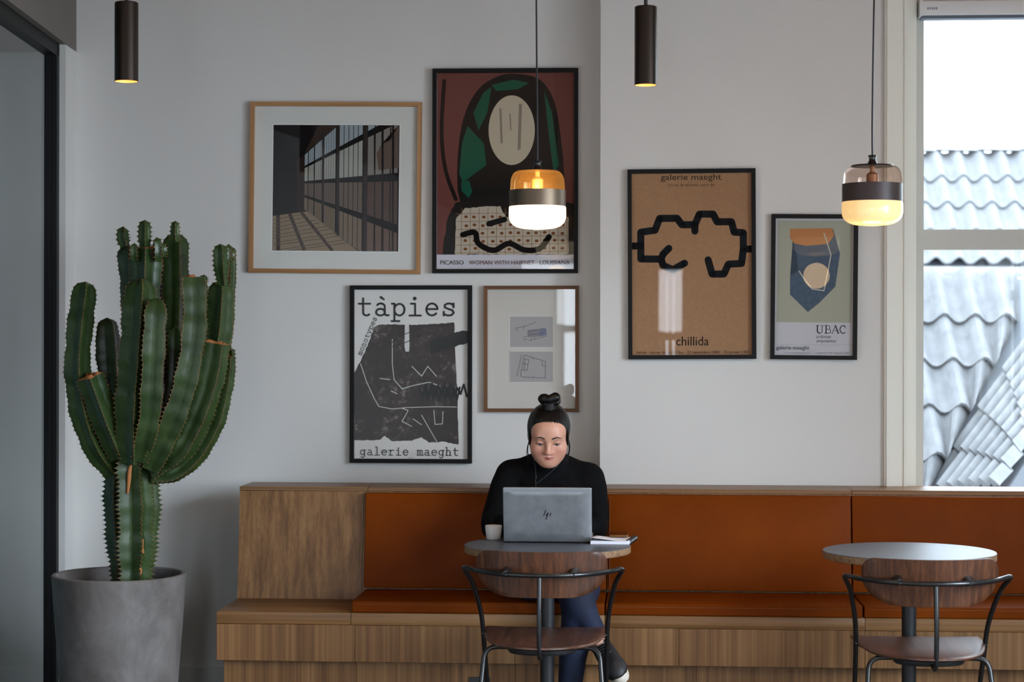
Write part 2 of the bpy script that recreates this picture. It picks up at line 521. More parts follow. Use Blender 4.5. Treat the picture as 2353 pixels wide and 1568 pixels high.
for a, b in ((-2.31, -0.04),):
    A = along(gL, a); B = along(gL, b)
    MB().quad((A.x, A.y, 0.04), (B.x, B.y, 0.04), (B.x, B.y, ZS - 0.05), (A.x, A.y, ZS - 0.05)).build('glass_pane', M['partition_glass'], pt)
_a, _b = along(gL, -10.6), along(gL, -2.36)
struct(vprism(MB(), [(_a.x - 0.1, _a.y), (_a.x + 0.03, _a.y), (_b.x + 0.03, _b.y), (_b.x - 0.1, _b.y)], 0, ZS).build('wall_added_left', M['wall']), 'unseen white wall added on the left, nearer than the glass partition', 'wall')  # unseen wall added to keep partition reflections out of the picture glass
# room beyond the partition: side wall and a tall pale curtain
struct(MB().box((-6.5, YB - 0.2, 0), (-6.3, YN + 0.2, ZC)).build('wall_left', paint('blue_grey_wall', lin(128, 144, 150), 0.7)), 'blue grey wall of the room beyond the glass partition', 'wall')
cm = MB()
n = 120; vs = []; fs = []
for i in range(n + 1):
    yy = 4.6 + 3.4 * i / n
    xx = -3.55 - 0.04 * math.sin(i * 0.9) - 0.02 * math.sin(i * 2.3 + 1)
    vs += [(xx, yy, 0.05), (xx, yy, 2.98)]
for i in range(n): fs.append((2 * i, 2 * i + 2, 2 * i + 3, 2 * i + 1))
cm.add(vs, fs)
tag(cm.build('curtain', plain('pale_blue_curtain', lin(150, 172, 180), 0.8), smooth=True), 'pale blue grey curtain behind the glass partition', 'curtain')

# skirting behind the cactus
zsk = at(450, 1533, YN).z
struct(MB().box((pW.x, YN - 0.012, 0), (at(560, 1500, YN).x, YN, zsk)).build('baseboard_back', M['wall']), 'low painted skirting behind the cactus planter', 'baseboard')

# ------------------------------------------------------------------ bench
YS = 7.36; YP = 7.42; YB0 = 7.745; YB1 = 7.80
ZS_T = at(1000, 1411, YS).z
ZLIP = at(1000, 1439.4, YS).z
ZPAN = at(1000, 1524.6, YS).z
ZLT = at(1100, 1121.5, YB1).z; ZLB = at(1100, 1131.5, YB1).z
XB_E = XR - 0.02
bx = lambda px, py, Y: at(px, py, Y).x
XS0 = bx(497, 1440, YS); XP0 = bx(514, 1545, YP); XBK0b = bx(545, 1380, YB0); XBK0t = bx(551, 1125, YB1)
bench = thing('banquette_bench', 'long built-in oak bench with a high back along the wall', 'bench', (0.3, YS + 0.2, 0))
g = 0.0006
for a, b in ((XP0, bx(818, 1540, YP)), (bx(818, 1540, YP), bx(1185, 1540, YP)), (bx(1185, 1540, YP), bx(1600, 1540, YP)), (bx(1600, 1540, YP), bx(2000, 1540, YP)), (bx(2000, 1540, YP), XB_E)):
    rbox('plinth_panel', (a + g / 2, YP, 0.0), (b - g / 2, YP + 0.02, ZPAN + 0.01), 0.0012, M['oak_z'], bench, 1)
for a, b in ((XS0, bx(815, 1480, YS)), (bx(815, 1480, YS), bx(1183, 1480, YS)), (bx(1183, 1480, YS), bx(1560, 1480, YS)), (bx(1560, 1480, YS), bx(1988, 1480, YS)), (bx(1988, 1480, YS), XB_E)):
    rbox('front_panel', (a + g / 2, YS + 0.001, ZPAN), (b - g / 2, YS + 0.022, ZLIP), 0.0015, M['oak_z'], bench, 1)
for a, b in ((XS0, bx(806, 1425, YS)), (bx(806, 1425, YS), bx(1389.5, 1425, YS)), (bx(1389.5, 1425, YS), bx(1988, 1425, YS)), (bx(1988, 1425, YS), XB_E)):
    rbox('seat_board', (a + g / 2, YS, ZLIP + 0.0005), (b - g / 2, YB0 + 0.02, ZS_T), 0.003, M['oak_x'], bench, 2)
MB().box((XS0 + 0.001, YS + 0.022, ZPAN), (XS0 + 0.022, YN - 0.01, ZLIP)).build('end_panel', M['oak_z'], bench)
MB().box((XP0 + 0.001, YP + 0.02, 0.0), (XP0 + 0.022, YN - 0.01, ZPAN)).build('plinth_end', M['oak_z'], bench)
for a, b in ((None, bx(836, 1250, YB1)), (bx(836, 1250, YB1), bx(1390, 1250, YB1)), (bx(1390, 1250, YB1), bx(1957, 1250, YB1)), (bx(1957, 1250, YB1), XB_E)):
    ab, at_ = (XBK0b, XBK0t) if a is None else (a, a)
    m = MB(); m.hexa([(ab + g, YB0, ZS_T), (b - g, YB0, ZS_T), (b - g, YB1 + 0.1, ZS_T), (ab + g, YB1 + 0.1, ZS_T)],
                     [(at_ + g, YB1, ZLB), (b - g, YB1, ZLB), (b - g, YB1 + 0.1, ZLB), (at_ + g, YB1 + 0.1, ZLB)])
    m.build('back_panel', M['oak_z'], bench)
m = MB(); m.hexa([(XBK0b + 0.002, YB0 + 0.002, ZS_T), (XBK0b + 0.03, YB0 + 0.002, ZS_T), (XBK0b + 0.03, YR - 0.01, ZS_T), (XBK0b + 0.002, YR - 0.01, ZS_T)],
                 [(XBK0t + 0.002, YB1 + 0.002, ZLB), (XBK0t + 0.03, YB1 + 0.002, ZLB), (XBK0t + 0.03, YR - 0.01, ZLB), (XBK0t + 0.002, YR - 0.01, ZLB)])
m.build('back_end_panel', M['oak_z'], bench)
for a, b in ((XBK0t, bx(845, 1126, YB1)), (bx(845, 1126, YB1), bx(1392, 1126, YB1)), (bx(1392, 1126, YB1), bx(1957, 1126, YB1)), (bx(1957, 1126, YB1), XB_E)):
    rbox('ledge_board', (a + g / 2, YB1 - 0.004, ZLB + 0.0005), (b - g / 2, YR - 0.004, ZLT), 0.002, M['oak_x'], bench, 1)

# cushions: loose, one thing each
BC = [(837, 1393, 'tan leather back cushion behind the seated person, leftmost on the bench'),
      (1395, 1956.5, 'tan leather back cushion right of the seated person, below the two right posters'),
      (1959.5, 2700, 'tan leather back cushion below the window, behind the empty table')]
zc1 = at(1100, 1133.5, YB1).z; zc0 = at(1000, 1353, YB0 - 0.04).z
def slope_y(z): return YB0 + (YB1 - YB0) * (z - ZS_T) / (ZLB - ZS_T)
def shear(o, z_of):
    me = o.data
    for v in me.vertices:
        z = v.co.z + o.location.z
        v.co.y += slope_y(z) - YB0
for a, b, lab in BC:
    xa = at(a, 1250, YB0 - 0.02).x; xb_ = min(at(b, 1250, YB0 - 0.02).x, XB_E - 0.01)
    o = rbox('back_cushion', (xa, YB0 - 0.042, zc0), (xb_, YB0 - 0.001, zc1), 0.012, M['leather'], None, 4, puff=0.008)
    shear(o, None)
    tag(o, lab, 'cushion', 'tan leather back cushions')
    if a == 1395:
        m = MB(); xs = at(1400.5, 1250, YB0 - 0.05).x
        m.tube([(xs, slope_y(zc0 + 0.012) - 0.0445, zc0 + 0.012), (xs, slope_y(zc0 + 0.06) - 0.0462, zc0 + 0.06), (xs, slope_y(zc1 - 0.06) - 0.0462, zc1 - 0.06), (xs, slope_y(zc1 - 0.012) - 0.0445, zc1 - 0.012)], 0.0016, 6)
        m.build('seam', M['stitch'], o)
SCU = [(809, 1389, 'tan leather seat cushion under the seated person, left end of the row'),
       (1392, 1982, 'tan leather seat cushion beside the seated person, middle of the bench'),
       (1986, 2700, 'tan leather seat cushion behind the empty table, by the window')]
for a, b, lab in SCU:
    xa = at(a, 1405, YS + 0.015).x; xb_ = min(at(b, 1405, YS + 0.015).x, XB_E - 0.01)
    o = rbox('seat_cushion', (xa, YS + 0.012, ZS_T + 0.0005), (xb_, YB0 - 0.006, ZS_T + 0.043), 0.012, M['leather'], None, 4, puff=0.006, axis=2)
    tag(o, lab, 'cushion', 'tan leather seat cushions')
    m = MB(); m.tube([(xa + 0.012, YS + 0.0125, ZS_T + 0.031), (xb_ - 0.012, YS + 0.0125, ZS_T + 0.031)], 0.0014, 6); m.build('seam', M['stitch'], o)

# power outlet in the plinth
po = at(1078, 1556.5, YP - 0.004); pq = at(1126, 1556.5, YP - 0.004)
out = thing('power_outlet', 'black double power outlet set in the bench plinth', 'outlet', (po.x, YP, po.z - 0.08))
rbox('cover_plate', (po.x, YP - 0.008, po.z - 0.08), (pq.x, YP - 0.0005, po.z), 0.002, M['blackmatte'], out, 2)
for k in (0, 1):
    c = ((po.x * (0.72 - 0.44 * k) + pq.x * (0.28 + 0.44 * k)), YP - 0.0085, po.z - 0.04)
    MB().lathe([(0.014, 0.0), (0.014, 0.0015), (0.011, 0.0015), (0.011, -0.004)], c, 20, 'Y', False).build('socket', M['blackmetal'], out)

# ------------------------------------------------------------------ round tables
M['laminate'] = NT('dark_grey_laminate').set(color=lin(48, 50, 58), rough=0.38, spec=1.0).m
M['tableedge'] = wood('oak_table_edge', lin(96, 70, 48), lin(128, 98, 70), lin(148, 118, 88), 'X', 0.5, 2.0)
def table(pc, lab):
    c = Vector((pc.x, pc.y, 0))
    t = thing('round_table', lab, 'table', c, 'round cafe tables')
    R = 0.302
    top = MB().lathe([(0.0, 0.75), (R - 0.0015, 0.75), (R, 0.7485), (R, 0.7470)], c, 96, cap=False).build('table_top', M['laminate'], t, True, angle=30)
    MB().lathe([(R, 0.7475), (R + 0.0004, 0.7465), (R + 0.0004, 0.7255), (R - 0.002, 0.7235), (0.0, 0.7235)], c, 96, cap=False).build('table_edge', M['tableedge'], t, True, angle=30)
    MB().lathe([(0.0, 0.7234), (0.11, 0.7234), (0.11, 0.717), (0.027, 0.714), (0.0255, 0.70), (0.0255, 0.03), (0.04, 0.016)], c, 40, cap=False).build('column', M['blackmatte'], t, True, angle=40)
    MB().lathe([(0.04, 0.0165), (0.215, 0.012), (0.22, 0.009), (0.22, 0.0)], c, 64).build('base_plate', M['blackmatte'], t, True, angle=30)
    return t
T1 = atz(1258, 1252, 0.75); T2 = atz(2089, 1266.5, 0.75)
table(T1, 'round dark grey table with the laptop and cup on it')
table(T2, 'empty round table below the window, pale with reflected daylight')

# ------------------------------------------------------------------ chairs
def outline_shell(name, pts, thick, f, mat, parent, rings=8, axes='XZ'):
    """closed outline (u,v) filled with rings and extruded by thick, placed with f(u,v,w) -> xyz"""
    per = [math.hypot(pts[i][0] - pts[i - 1][0], pts[i][1] - pts[i - 1][1]) for i in range(1, len(pts))] + [math.hypot(pts[0][0] - pts[-1][0], pts[0][1] - pts[-1][1])]
    stepl = sum(per) / 72; P2 = []
    for i in range(len(pts)):
        a, b = pts[i], pts[(i + 1) % len(pts)]
        k_ = max(1, int(per[i] / stepl + 0.5)) if per[i] > 1e-6 else 0
        for j in range(k_): P2.append((a[0] + (b[0] - a[0]) * j / k_, a[1] + (b[1] - a[1]) * j / k_))
    pts = P2
    n = len(pts)
    cu = sum(p[0] for p in pts) / n; cv = sum(p[1] for p in pts) / n
    vs = []; fs = []
    def layer(w, shrink):
        base = len(vs)
        vs.append(f(cu, cv, w))
        for r in range(1, rings + 1):
            s = r / rings
            for (u, v) in pts:
                q = s * (1 - shrink if r == rings else 1)
                vs.append(f(cu + (u - cu) * q, cv + (v - cv) * q, w))
        return base
    def cap(base, flip):
        for k in range(n):
            k2 = (k + 1) % n
            a = (base, base + 1 + k, base + 1 + k2)
            fs.append(a[::-1] if flip else a)
            for r in range(1, rings):
                o = base + 1 + (r - 1) * n; p = base + 1 + r * n
                q = (o + k, p + k, p + k2, o + k2)
                fs.append(q[::-1] if flip else q)
    b0 = layer(0.0, 0.012); cap(b0, True)
    b1 = layer(thick, 0.012); cap(b1, False)
    mid0 = len(vs)
    for (u, v) in pts: vs.append(f(u, v, thick * 0.25))
    mid1 = len(vs)
    for (u, v) in pts: vs.append(f(u, v, thick * 0.75))
    r0 = b0 + 1 + (rings - 1) * n; r1 = b1 + 1 + (rings - 1) * n
    for a, b in ((r0, mid0), (mid0, mid1), (mid1, r1)):
        for k in range(n):
            k2 = (k + 1) % n
            fs.append((a + k, a + k2, b + k2, b + k))
    me_o = mesh(name, vs, fs, mat, parent, True, True, 50)
    bm = bmesh.new(); bm.from_mesh(me_o.data); bmesh.ops.recalc_face_normals(bm, faces=bm.faces); bm.to_mesh(me_o.data); bm.free()
    me_o.data.set_sharp_from_angle(angle=math.radians(50))
    return me_o
def rrect(hw, z0, z1, rt, rb, nb=10):
    """rounded outline with different radii at top and bottom (rb = (rx, rz))"""
    P = []
    for k in range(nb + 1):
        a = PI / 2 * k / nb
        P.append((hw - rt + rt * math.cos(a), z1 - rt + rt * math.sin(a)))
    for k in range(nb + 1):
        a = PI / 2 + PI / 2 * k / nb
        P.append((-hw + rt + rt * math.cos(a), z1 - rt + rt * math.sin(a)))
    rx, rz = rb
    for k in range(nb + 1):
        a = PI + PI / 2 * k / nb
        P.append((-hw + rx + rx * math.cos(a), z0 + rz + rz * math.sin(a)))
    for k in range(nb + 1):
        a = 1.5 * PI + PI / 2 * k / nb
        P.append((hw - rx + rx * math.cos(a), z0 + rz + rz * math.sin(a)))
    return P
def make_chair(M4, lab):
    # local frame: origin on the floor under the middle of the back rail, x right, y towards the table, z up
    t = thing('cafe_chair', lab, 'chair', group='walnut and black steel chairs', mat4=M4)
    L = dict(local=True)
    ZR = 0.697
    pts = rrect(0.226, 0.612, 0.771, 0.042, (0.125, 0.098))
    outline_shell('backrest', pts, 0.009, lambda u, v, w: (u, 0.052 + w + 1.55 * u * u - 0.10 * (v - 0.69), v), M['walnut_z'], t)
    # seat
    sp = []
    for k in range(17):
        a = PI * k / 16
        sp.append((0.222 * math.cos(a) * (1.0), 0.47 + 0.05 * math.sin(a) ** 0.6))
    sp = [(0.205, 0.512)] + [(-0.205, 0.512)]
    sp = [(0.222, 0.44), (0.222, 0.475), (0.214, 0.498), (0.198, 0.512), (0.10, 0.518), (0, 0.52), (-0.10, 0.518), (-0.198, 0.512), (-0.214, 0.498), (-0.222, 0.475), (-0.222, 0.44)]
    for k in range(1, 28):
        a = PI + PI * k / 28
        sp.append((0.2225 * math.copysign(abs(math.cos(a)) ** 0.95, math.cos(a)), 0.42 + 0.43 * -abs(math.sin(a))))
    def seatf(u, v, w):
        z = 0.447 + w - 0.010 * math.exp(-((v - 0.15) / 0.14) ** 2) + 0.05 * u * u
        if v > 0.44: z -= (v - 0.44) ** 2 * 2.2
        return (u, v, z)
    outline_shell('seat', sp, 0.010, seatf, M['walnut_y'], t)
    # back rail + front legs: one bent tube
    r = 0.0087
    P = []
    for k in range(13):
        x = -0.235 + 0.47 * k / 12
        P.append((x, 0.14 * (abs(x) / 0.235) ** 2.3, ZR + 0.0 * abs(x)))
    left = [(-0.205, 0.55, 0.0), (-0.214, 0.42, 0.26), (-0.219, 0.345, 0.42), (-0.226, 0.30, 0.53), (-0.248, 0.24, 0.635), (-0.266, 0.205, 0.678)]
    right = [(-x, y, z) for (x, y, z) in left][::-1]
    path = crom(left, 6)[:-1] + fillet([(-0.266, 0.205, 0.678), (-0.282, 0.178, ZR + 0.008), (-0.235, 0.14, ZR)], 0.04, 8)[1:-1] + crom(P, 4)
    path += [Vector((-v.x, v.y, v.z)) for v in (crom(left, 6)[:-1] + fillet([(-0.266, 0.205, 0.678), (-0.282, 0.178, ZR + 0.008), (-0.235, 0.14, ZR)], 0.04, 8)[1:-1])][::-1]
    nleg = len(crom(left, 6)) - 1
    MB().tube(path[nleg - 1:len(path) - nleg + 1], r, 12).build('arm_rail', M['blackmetal'], t, True, True, 60)
    MB().tube(path[:nleg], r, 12).build('leg', M['blackmetal'], t, True, True, 60)
    MB().tube(path[len(path) - nleg:], r, 12).build('leg', M['blackmetal'], t, True, True, 60)
    # rear legs with the bar under the seat
    for s in (-1, 1):
        q = fillet([(0, 0.155, 0.431), (s * 0.198, 0.155, 0.431), (s * 0.235, 0.03, 0.0)], 0.045, 8)
        MB().tube(q, r, 12).build('leg', M['blackmetal'], t, True, True, 60)
    # centre stem
    q = fillet([(0, 0.004, ZR - 0.004), (0, -0.014, 0.55), (0, 0.0, 0.405), (0, 0.12, 0.428)], [0.1, 0.05], 8)
    MB().tube(q, r * 0.95, 12).build('back_stem', M['blackmetal'], t, True, True, 60)
    # conical spacers and screw heads
    for x in (-0.115, 0.115):
        yb = 0.14 * (abs(x) / 0.235) ** 2.3
        ye = 0.052 + 1.55 * x * x
        m = MB(); m.lathe([(0.0105, yb - 0.004), (0.0105, yb + 0.004), (0.019, ye), (0.019, ye + 0.002)], (x, 0, ZR + 0.003), 20, 'Y')
        sp_ = m.build('spacer', M['blackmetal'], t, True, True, 40)
        m = MB(); m.lathe([(0.0, yb - 0.0112), (0.0035, yb - 0.0112), (0.0042, yb - 0.0095), (0.0042, yb - 0.006)], (x, 0, ZR), 12, 'Y'); m.build('screw_head', M['blackmatte'], sp_, True, True, 40)
    # side brackets to the seat and the plate under it
    for s in (-1, 1):
        m = MB(); m.tube([(s * 0.224, 0.322, 0.452), (s * 0.196, 0.322, 0.441)], 0.006, 10); m.build('bracket', M['blackmetal'], t, True, True, 50)
    m = MB(); m.lathe([(0.0, 0.0), (0.112, 0.0), (0.118, 0.006), (0.118, 0.016)], (0, 0, 0), 40)
    m.v = [Vector((v.x, 0.15 + v.y * 0.7, 0.414 + v.z)) for v in m.v]
    m.build('seat_plate', M['blackmatte'], t, True, True, 40)
    return t
C1 = atz(1239.5, 1323.5, 0.697); C2 = atz(2151.5, 1343, 0.697)
def chair_m(c, rz): return Matrix.Translation((c.x, c.y, 0)) @ Matrix.Rotation(rz, 4, 'Z')
ch = make_chair(chair_m(C1, math.radians(-0.6)), 'walnut and black steel chair at the laptop table')
dup(ch, chair_m(C2, math.radians(0.8)), 'walnut and black steel chair at the empty table by the window')

# ------------------------------------------------------------------ laptop, cup, notepad, phone
M['alu'] = NT('brushed_aluminium')
_t = M['alu']
_n = _t.noise(_t.coord(), 22, 5, 0.6)
_t.set(color=_t.ramp(_n, [(0.3, lin(150, 154, 158)), (0.7, lin(172, 175, 179))]), rough=0.42, metal=0.75)
M['alu'] = _t.m
ZT = 0.75
hA = atz(1157.5, 1243.5, ZT + 0.006); hB = atz(1360.5, 1243.5, ZT + 0.006)
tA = at(1162, 1119.5, hA.y - 0.035); 
lw = (hB.x - hA.x); lx = (hA.x + hB.x) / 2; ly = hA.y
lap = thing('laptop', 'open silver laptop facing the seated person', 'laptop', (lx, ly + 0.1, ZT))
hwid = lw / 2
rbox('base', (lx - hwid + 0.001, ly + 0.004, ZT + 0.003), (lx + hwid - 0.001, ly + 0.222, ZT + 0.018), 0.003, M['alu'], lap, 2)
MB().box((lx - hwid + 0.02, ly + 0.045, ZT + 0.018), (lx + hwid - 0.02, ly + 0.135, ZT + 0.0188)).build('keyboard', plain('key_black', lin(26, 26, 28), 0.6), lap)
MB().box((lx - 0.05, ly + 0.148, ZT + 0.018), (lx + 0.05, ly + 0.208, ZT + 0.0184)).build('trackpad', plain('trackpad_grey', lin(140, 143, 147), 0.4), lap)
for sx in (-1, 1):
    for yy in (0.02, 0.2):
        MB().box((lx + sx * hwid * 0.78 - 0.012, ly + yy - 0.004, ZT), (lx + sx * hwid * 0.78 + 0.012, ly + yy + 0.004, ZT + 0.0035)).build('rubber_foot', M['blackmatte'], lap)
# lid: tilted plate in its own frame
lh = 0.208
tilt = math.radians(14)
LM = Matrix.Translation((lx, ly, ZT + 0.004)) @ Matrix.Rotation(tilt, 4, 'X')
def rrect2(hw, z0, z1, r, n=6):
    return rrect(hw, z0, z1, r, (r, r), n)
pts = rrect2(hwid, 0.0, lh, 0.006)
lid = outline_shell('lid', pts, 0.0055, lambda u, v, w: (LM @ Vector((u, w, v))), M['alu'], lap, 3)
lid.matrix_parent_inverse = WM[lap.name].inverted()
WM[lid.name] = Matrix.Identity(4)
m = MB(); m.add([LM @ Vector(p) for p in ((-hwid + 0.004, 0.0058, 0.012), (hwid - 0.004, 0.0058, 0.012), (hwid - 0.004, 0.0058, lh - 0.004), (-hwid + 0.004, 0.0058, lh - 0.004))], [(0, 1, 2, 3)])
m.build('screen', NT('lit_screen').set(color=lin(40, 44, 52), rough=0.3, em=lin(190, 205, 230), ems=0.35).m, lid)
# slanted mark on the lid: four strokes
SLP = ly / FPX * 1.005
def lidq(px, py):
    u = (px - 1260.5) * SLP
    v = (1243 - py) * SLP / math.cos(tilt) * 1.0
    return u, v
def stroke(ax, ay, bx_, by, wpx):
    (u0, v0), (u1, v1) = lidq(ax, ay), lidq(bx_, by)
    w2 = wpx * SLP / 2
    return [(u0 - w2, v0), (u0 + w2, v0), (u1 + w2, v1), (u1 - w2, v1)]
mk = MB()
def lidpoly(p): mk.add([LM @ Vector((u, -0.0003, v)) for (u, v) in p], [tuple(range(len(p)))])
sl = 0.36
def st(x0, ybot, ytop, w): lidpoly(stroke(x0, ybot, x0 + (ybot - ytop) * sl, ytop, w))
st(1251.5, 1183.0, 1168.5, 2.3); st(1257.2, 1183.0, 1175.2, 2.3); st(1256.8, 1191.0, 1175.2, 2.3); st(1265.6, 1183.0, 1175.2, 2.3)
mk.build('lid_mark', plain('mark_black', lin(34, 34, 36), 0.35), lid)
# band along the top edge of the lid
m = MB(); m.add([LM @ Vector(p) for p in ((-hwid + 0.003, -0.0003, lh - 0.017), (hwid - 0.003, -0.0003, lh - 0.017), (hwid - 0.003, -0.0003, lh - 0.0025), (-hwid + 0.003, -0.0003, lh - 0.0025))], [(0, 1, 2, 3)])
m.build('antenna_band', plain('antenna_band_grey', lin(150, 153, 158), 0.5, 0.3), lid)
MB().tube([(lx - hwid * 0.8, ly + 0.018, ZT + 0.0125), (lx + hwid * 0.8, ly + 0.018, ZT + 0.0125)], 0.005, 12).build('hinge', M['blackmatte'], lap, True, angle=50)

M['porcelain'] = plain('white_porcelain', lin(226, 222, 216), 0.25, spec=0.5)
cc = atz(1134, 1240, ZT)
cs = 4500 / (cc.y)
r_t = 19.7 / cs; r_b = 16.5 / cs; hh = 32.5 / cs
cup = thing('coffee_cup', 'small white porcelain cup without a handle, left of the laptop', 'cup', (cc.x, cc.y + 0.0, ZT))
MB().lathe([(0.0, 0.0), (r_b - 0.003, 0.0), (r_b, 0.003), (r_b + (r_t - r_b) * 0.6, hh * 0.55), (r_t, hh - 0.001), (r_t - 0.0015, hh), (r_t - 0.003, hh - 0.002), (r_b - 0.001, 0.008), (0.0, 0.006)], (cc.x, cc.y, ZT), 40, cap=False).build('body', M['porcelain'], cup, True, angle=60)
MB().lathe([(r_t - 0.0062, hh * 0.62), (0, hh * 0.62)], (cc.x, cc.y, ZT), 32, cap=False).build('coffee', plain('espresso', lin(40, 22, 12), 0.15), cup)

M['paper'] = plain('white_paper', lin(226, 226, 236), 0.7)
# note pad
c0 = atz(1357, 1251.5, ZT); c1 = atz(1446, 1252.5, ZT); c2 = Vector((c1.x + 0.022, c1.y + 0.155, ZT)); c3 = Vector((c0.x + 0.022, c0.y + 0.155, ZT))
pad = thing('spiral_notepad', 'white paper notepad with black spiral, right of the laptop', 'notepad', ((c0 + c2) / 2))
for (z0, z1, mt, nm) in ((0.0008, 0.0125, M['paper'], 'page_block'),):
    MB().hexa([(p.x, p.y, ZT + z0) for p in (c0, c1, c2, c3)], [(p.x, p.y, ZT + z1) for p in (c0, c1, c2, c3)]).build(nm, mt, pad)
vs = []; fs = []
N = 10
for i in range(N + 1):
    for j in range(N + 1):
        s, q = i / N, j / N
        p = (c0 * (1 - s) + c1 * s) * (1 - q) + (c3 * (1 - s) + c2 * s) * q
        lift = 0.0128 + 0.012 * (1 - s) ** 2 * (0.35 + 0.65 * (1 - q)) + 0.002 * math.sin(s * 5 + q * 3) * (1 - s)
        vs.append((p.x, p.y, ZT + lift))
for i in range(N):
    for j in range(N):
        a = i * (N + 1) + j
        fs.append((a, a + N + 1, a + N + 2, a + 1))
o = mesh('top_sheet', vs, fs, M['paper'], pad, True)
md = o.modifiers.new('sheet_thickness', 'SOLIDIFY'); md.thickness = 0.0004
MB().hexa([(p.x, p.y, ZT) for p in (c0, c1, c2, c3)], [(p.x, p.y, ZT + 0.0009) for p in (c0, c1, c2, c3)]).build('back_cover', M['blackmatte'], pad)
for k in range(14):
    q = (k + 0.6) / 14.2
    p = c1 * (1 - q) + c2 * q
    rp = []
    for j in range(13):
        a = 2 * PI * j / 12
        rp.append((p.x - 0.002 + 0.009 * math.cos(a), p.y, ZT + 0.0095 + 0.0088 * math.sin(a)))
    MB().tube(rp, 0.0022, 6, False).build('spiral_ring', M['blackmetal'], pad, True)
# phone on the pad
ph0 = atz(1400.5, 1232.5, ZT + 0.0195)
phx0 = ph0.x; phx1 = atz(1443.5, 1232.5, ZT + 0.0195).x
ph = thing('smartphone', 'bronze edged phone lying on the notepad', 'phone', ((phx0 + phx1) / 2, ph0.y + 0.06, ZT + 0.016))
rbox('phone_body', (phx0, ph0.y, ZT + 0.0150), (phx1, ph0.y + 0.135, ZT + 0.0240), 0.0042, plain('bronze_metal', lin(150, 112, 74), 0.22, 1.0), ph, 3)
rbox('phone_screen', (phx0 + 0.003, ph0.y + 0.004, ZT + 0.0234), (phx1 - 0.003, ph0.y + 0.131, ZT + 0.0246), 0.0005, plain('phone_glass', lin(30, 24, 20), 0.08), ph, 1)

# ------------------------------------------------------------------ lamps
M['bronze'] = plain('dark_bronze_metal', lin(52, 44, 38), 0.33, 0.85)
M['goldin'] = NT('gilded_inside').set(color=lin(230, 170, 80), rough=0.35, em=(1.0, 0.52, 0.12, 1), ems=1.1).m
def tube_spot(pl, pr, ytop, ybot, Y, lab):
    c = at((pl + pr) / 2, ybot, Y); t_ = at((pl + pr) / 2, ytop, Y)
    R = (pr - pl) / 2 * (Y / FPX)
    z0, z1 = c.z, t_.z
    o = thing('tube_spotlight', lab, 'lamp', (c.x, c.y, z0), 'slim tubular ceiling spotlights')
    MB().lathe([(0.004, z1), (R - 0.003, z1), (R, z1 - 0.003), (R, z0), (R - 0.0022, z0), (R - 0.0022, z0 + 0.06)], (c.x, c.y, 0), 56, cap=False).build('housing', M['bronze'], o, True, angle=35)
    MB().lathe([(R - 0.0024, z0 + 0.0005), (R - 0.008, z0 + 0.05), (0.018, z0 + 0.075)], (c.x, c.y, 0), 48, cap=False).build('reflector', M['goldin'], o, True, angle=40)
    MB().lathe([(0.018, z0 + 0.075), (0.0, z0 + 0.075)], (c.x, c.y, 0), 24, cap=False).build('lamp_lens', NT('warm_lens').set(em=(1.0, 0.6, 0.25, 1), ems=6.0).m, o)
    MB().tube([(c.x, c.y, z1 - 0.002), (c.x, c.y, ZC)], 0.0065, 12).build('rod', M['blackmatte'], o, True, angle=50)
    l = bpy.data.lights.new('spot_light', 'SPOT'); l.energy = 16; l.spot_size = 1.1; l.spot_blend = 0.7; l.color = (1.0, 0.72, 0.45); l.shadow_soft_size = 0.02
    lo = bpy.data.objects.new('spot_light', l); COL.objects.link(lo); lo.location = (c.x, c.y, z0 + 0.03)
    return o
tube_spot(263, 318, 5.5, 187.5, 6.45, 'bronze tube spotlight hanging above the cactus')
tube_spot(1458, 1509.5, 15, 196, 6.6, 'bronze tube spotlight hanging left of the brown poster')

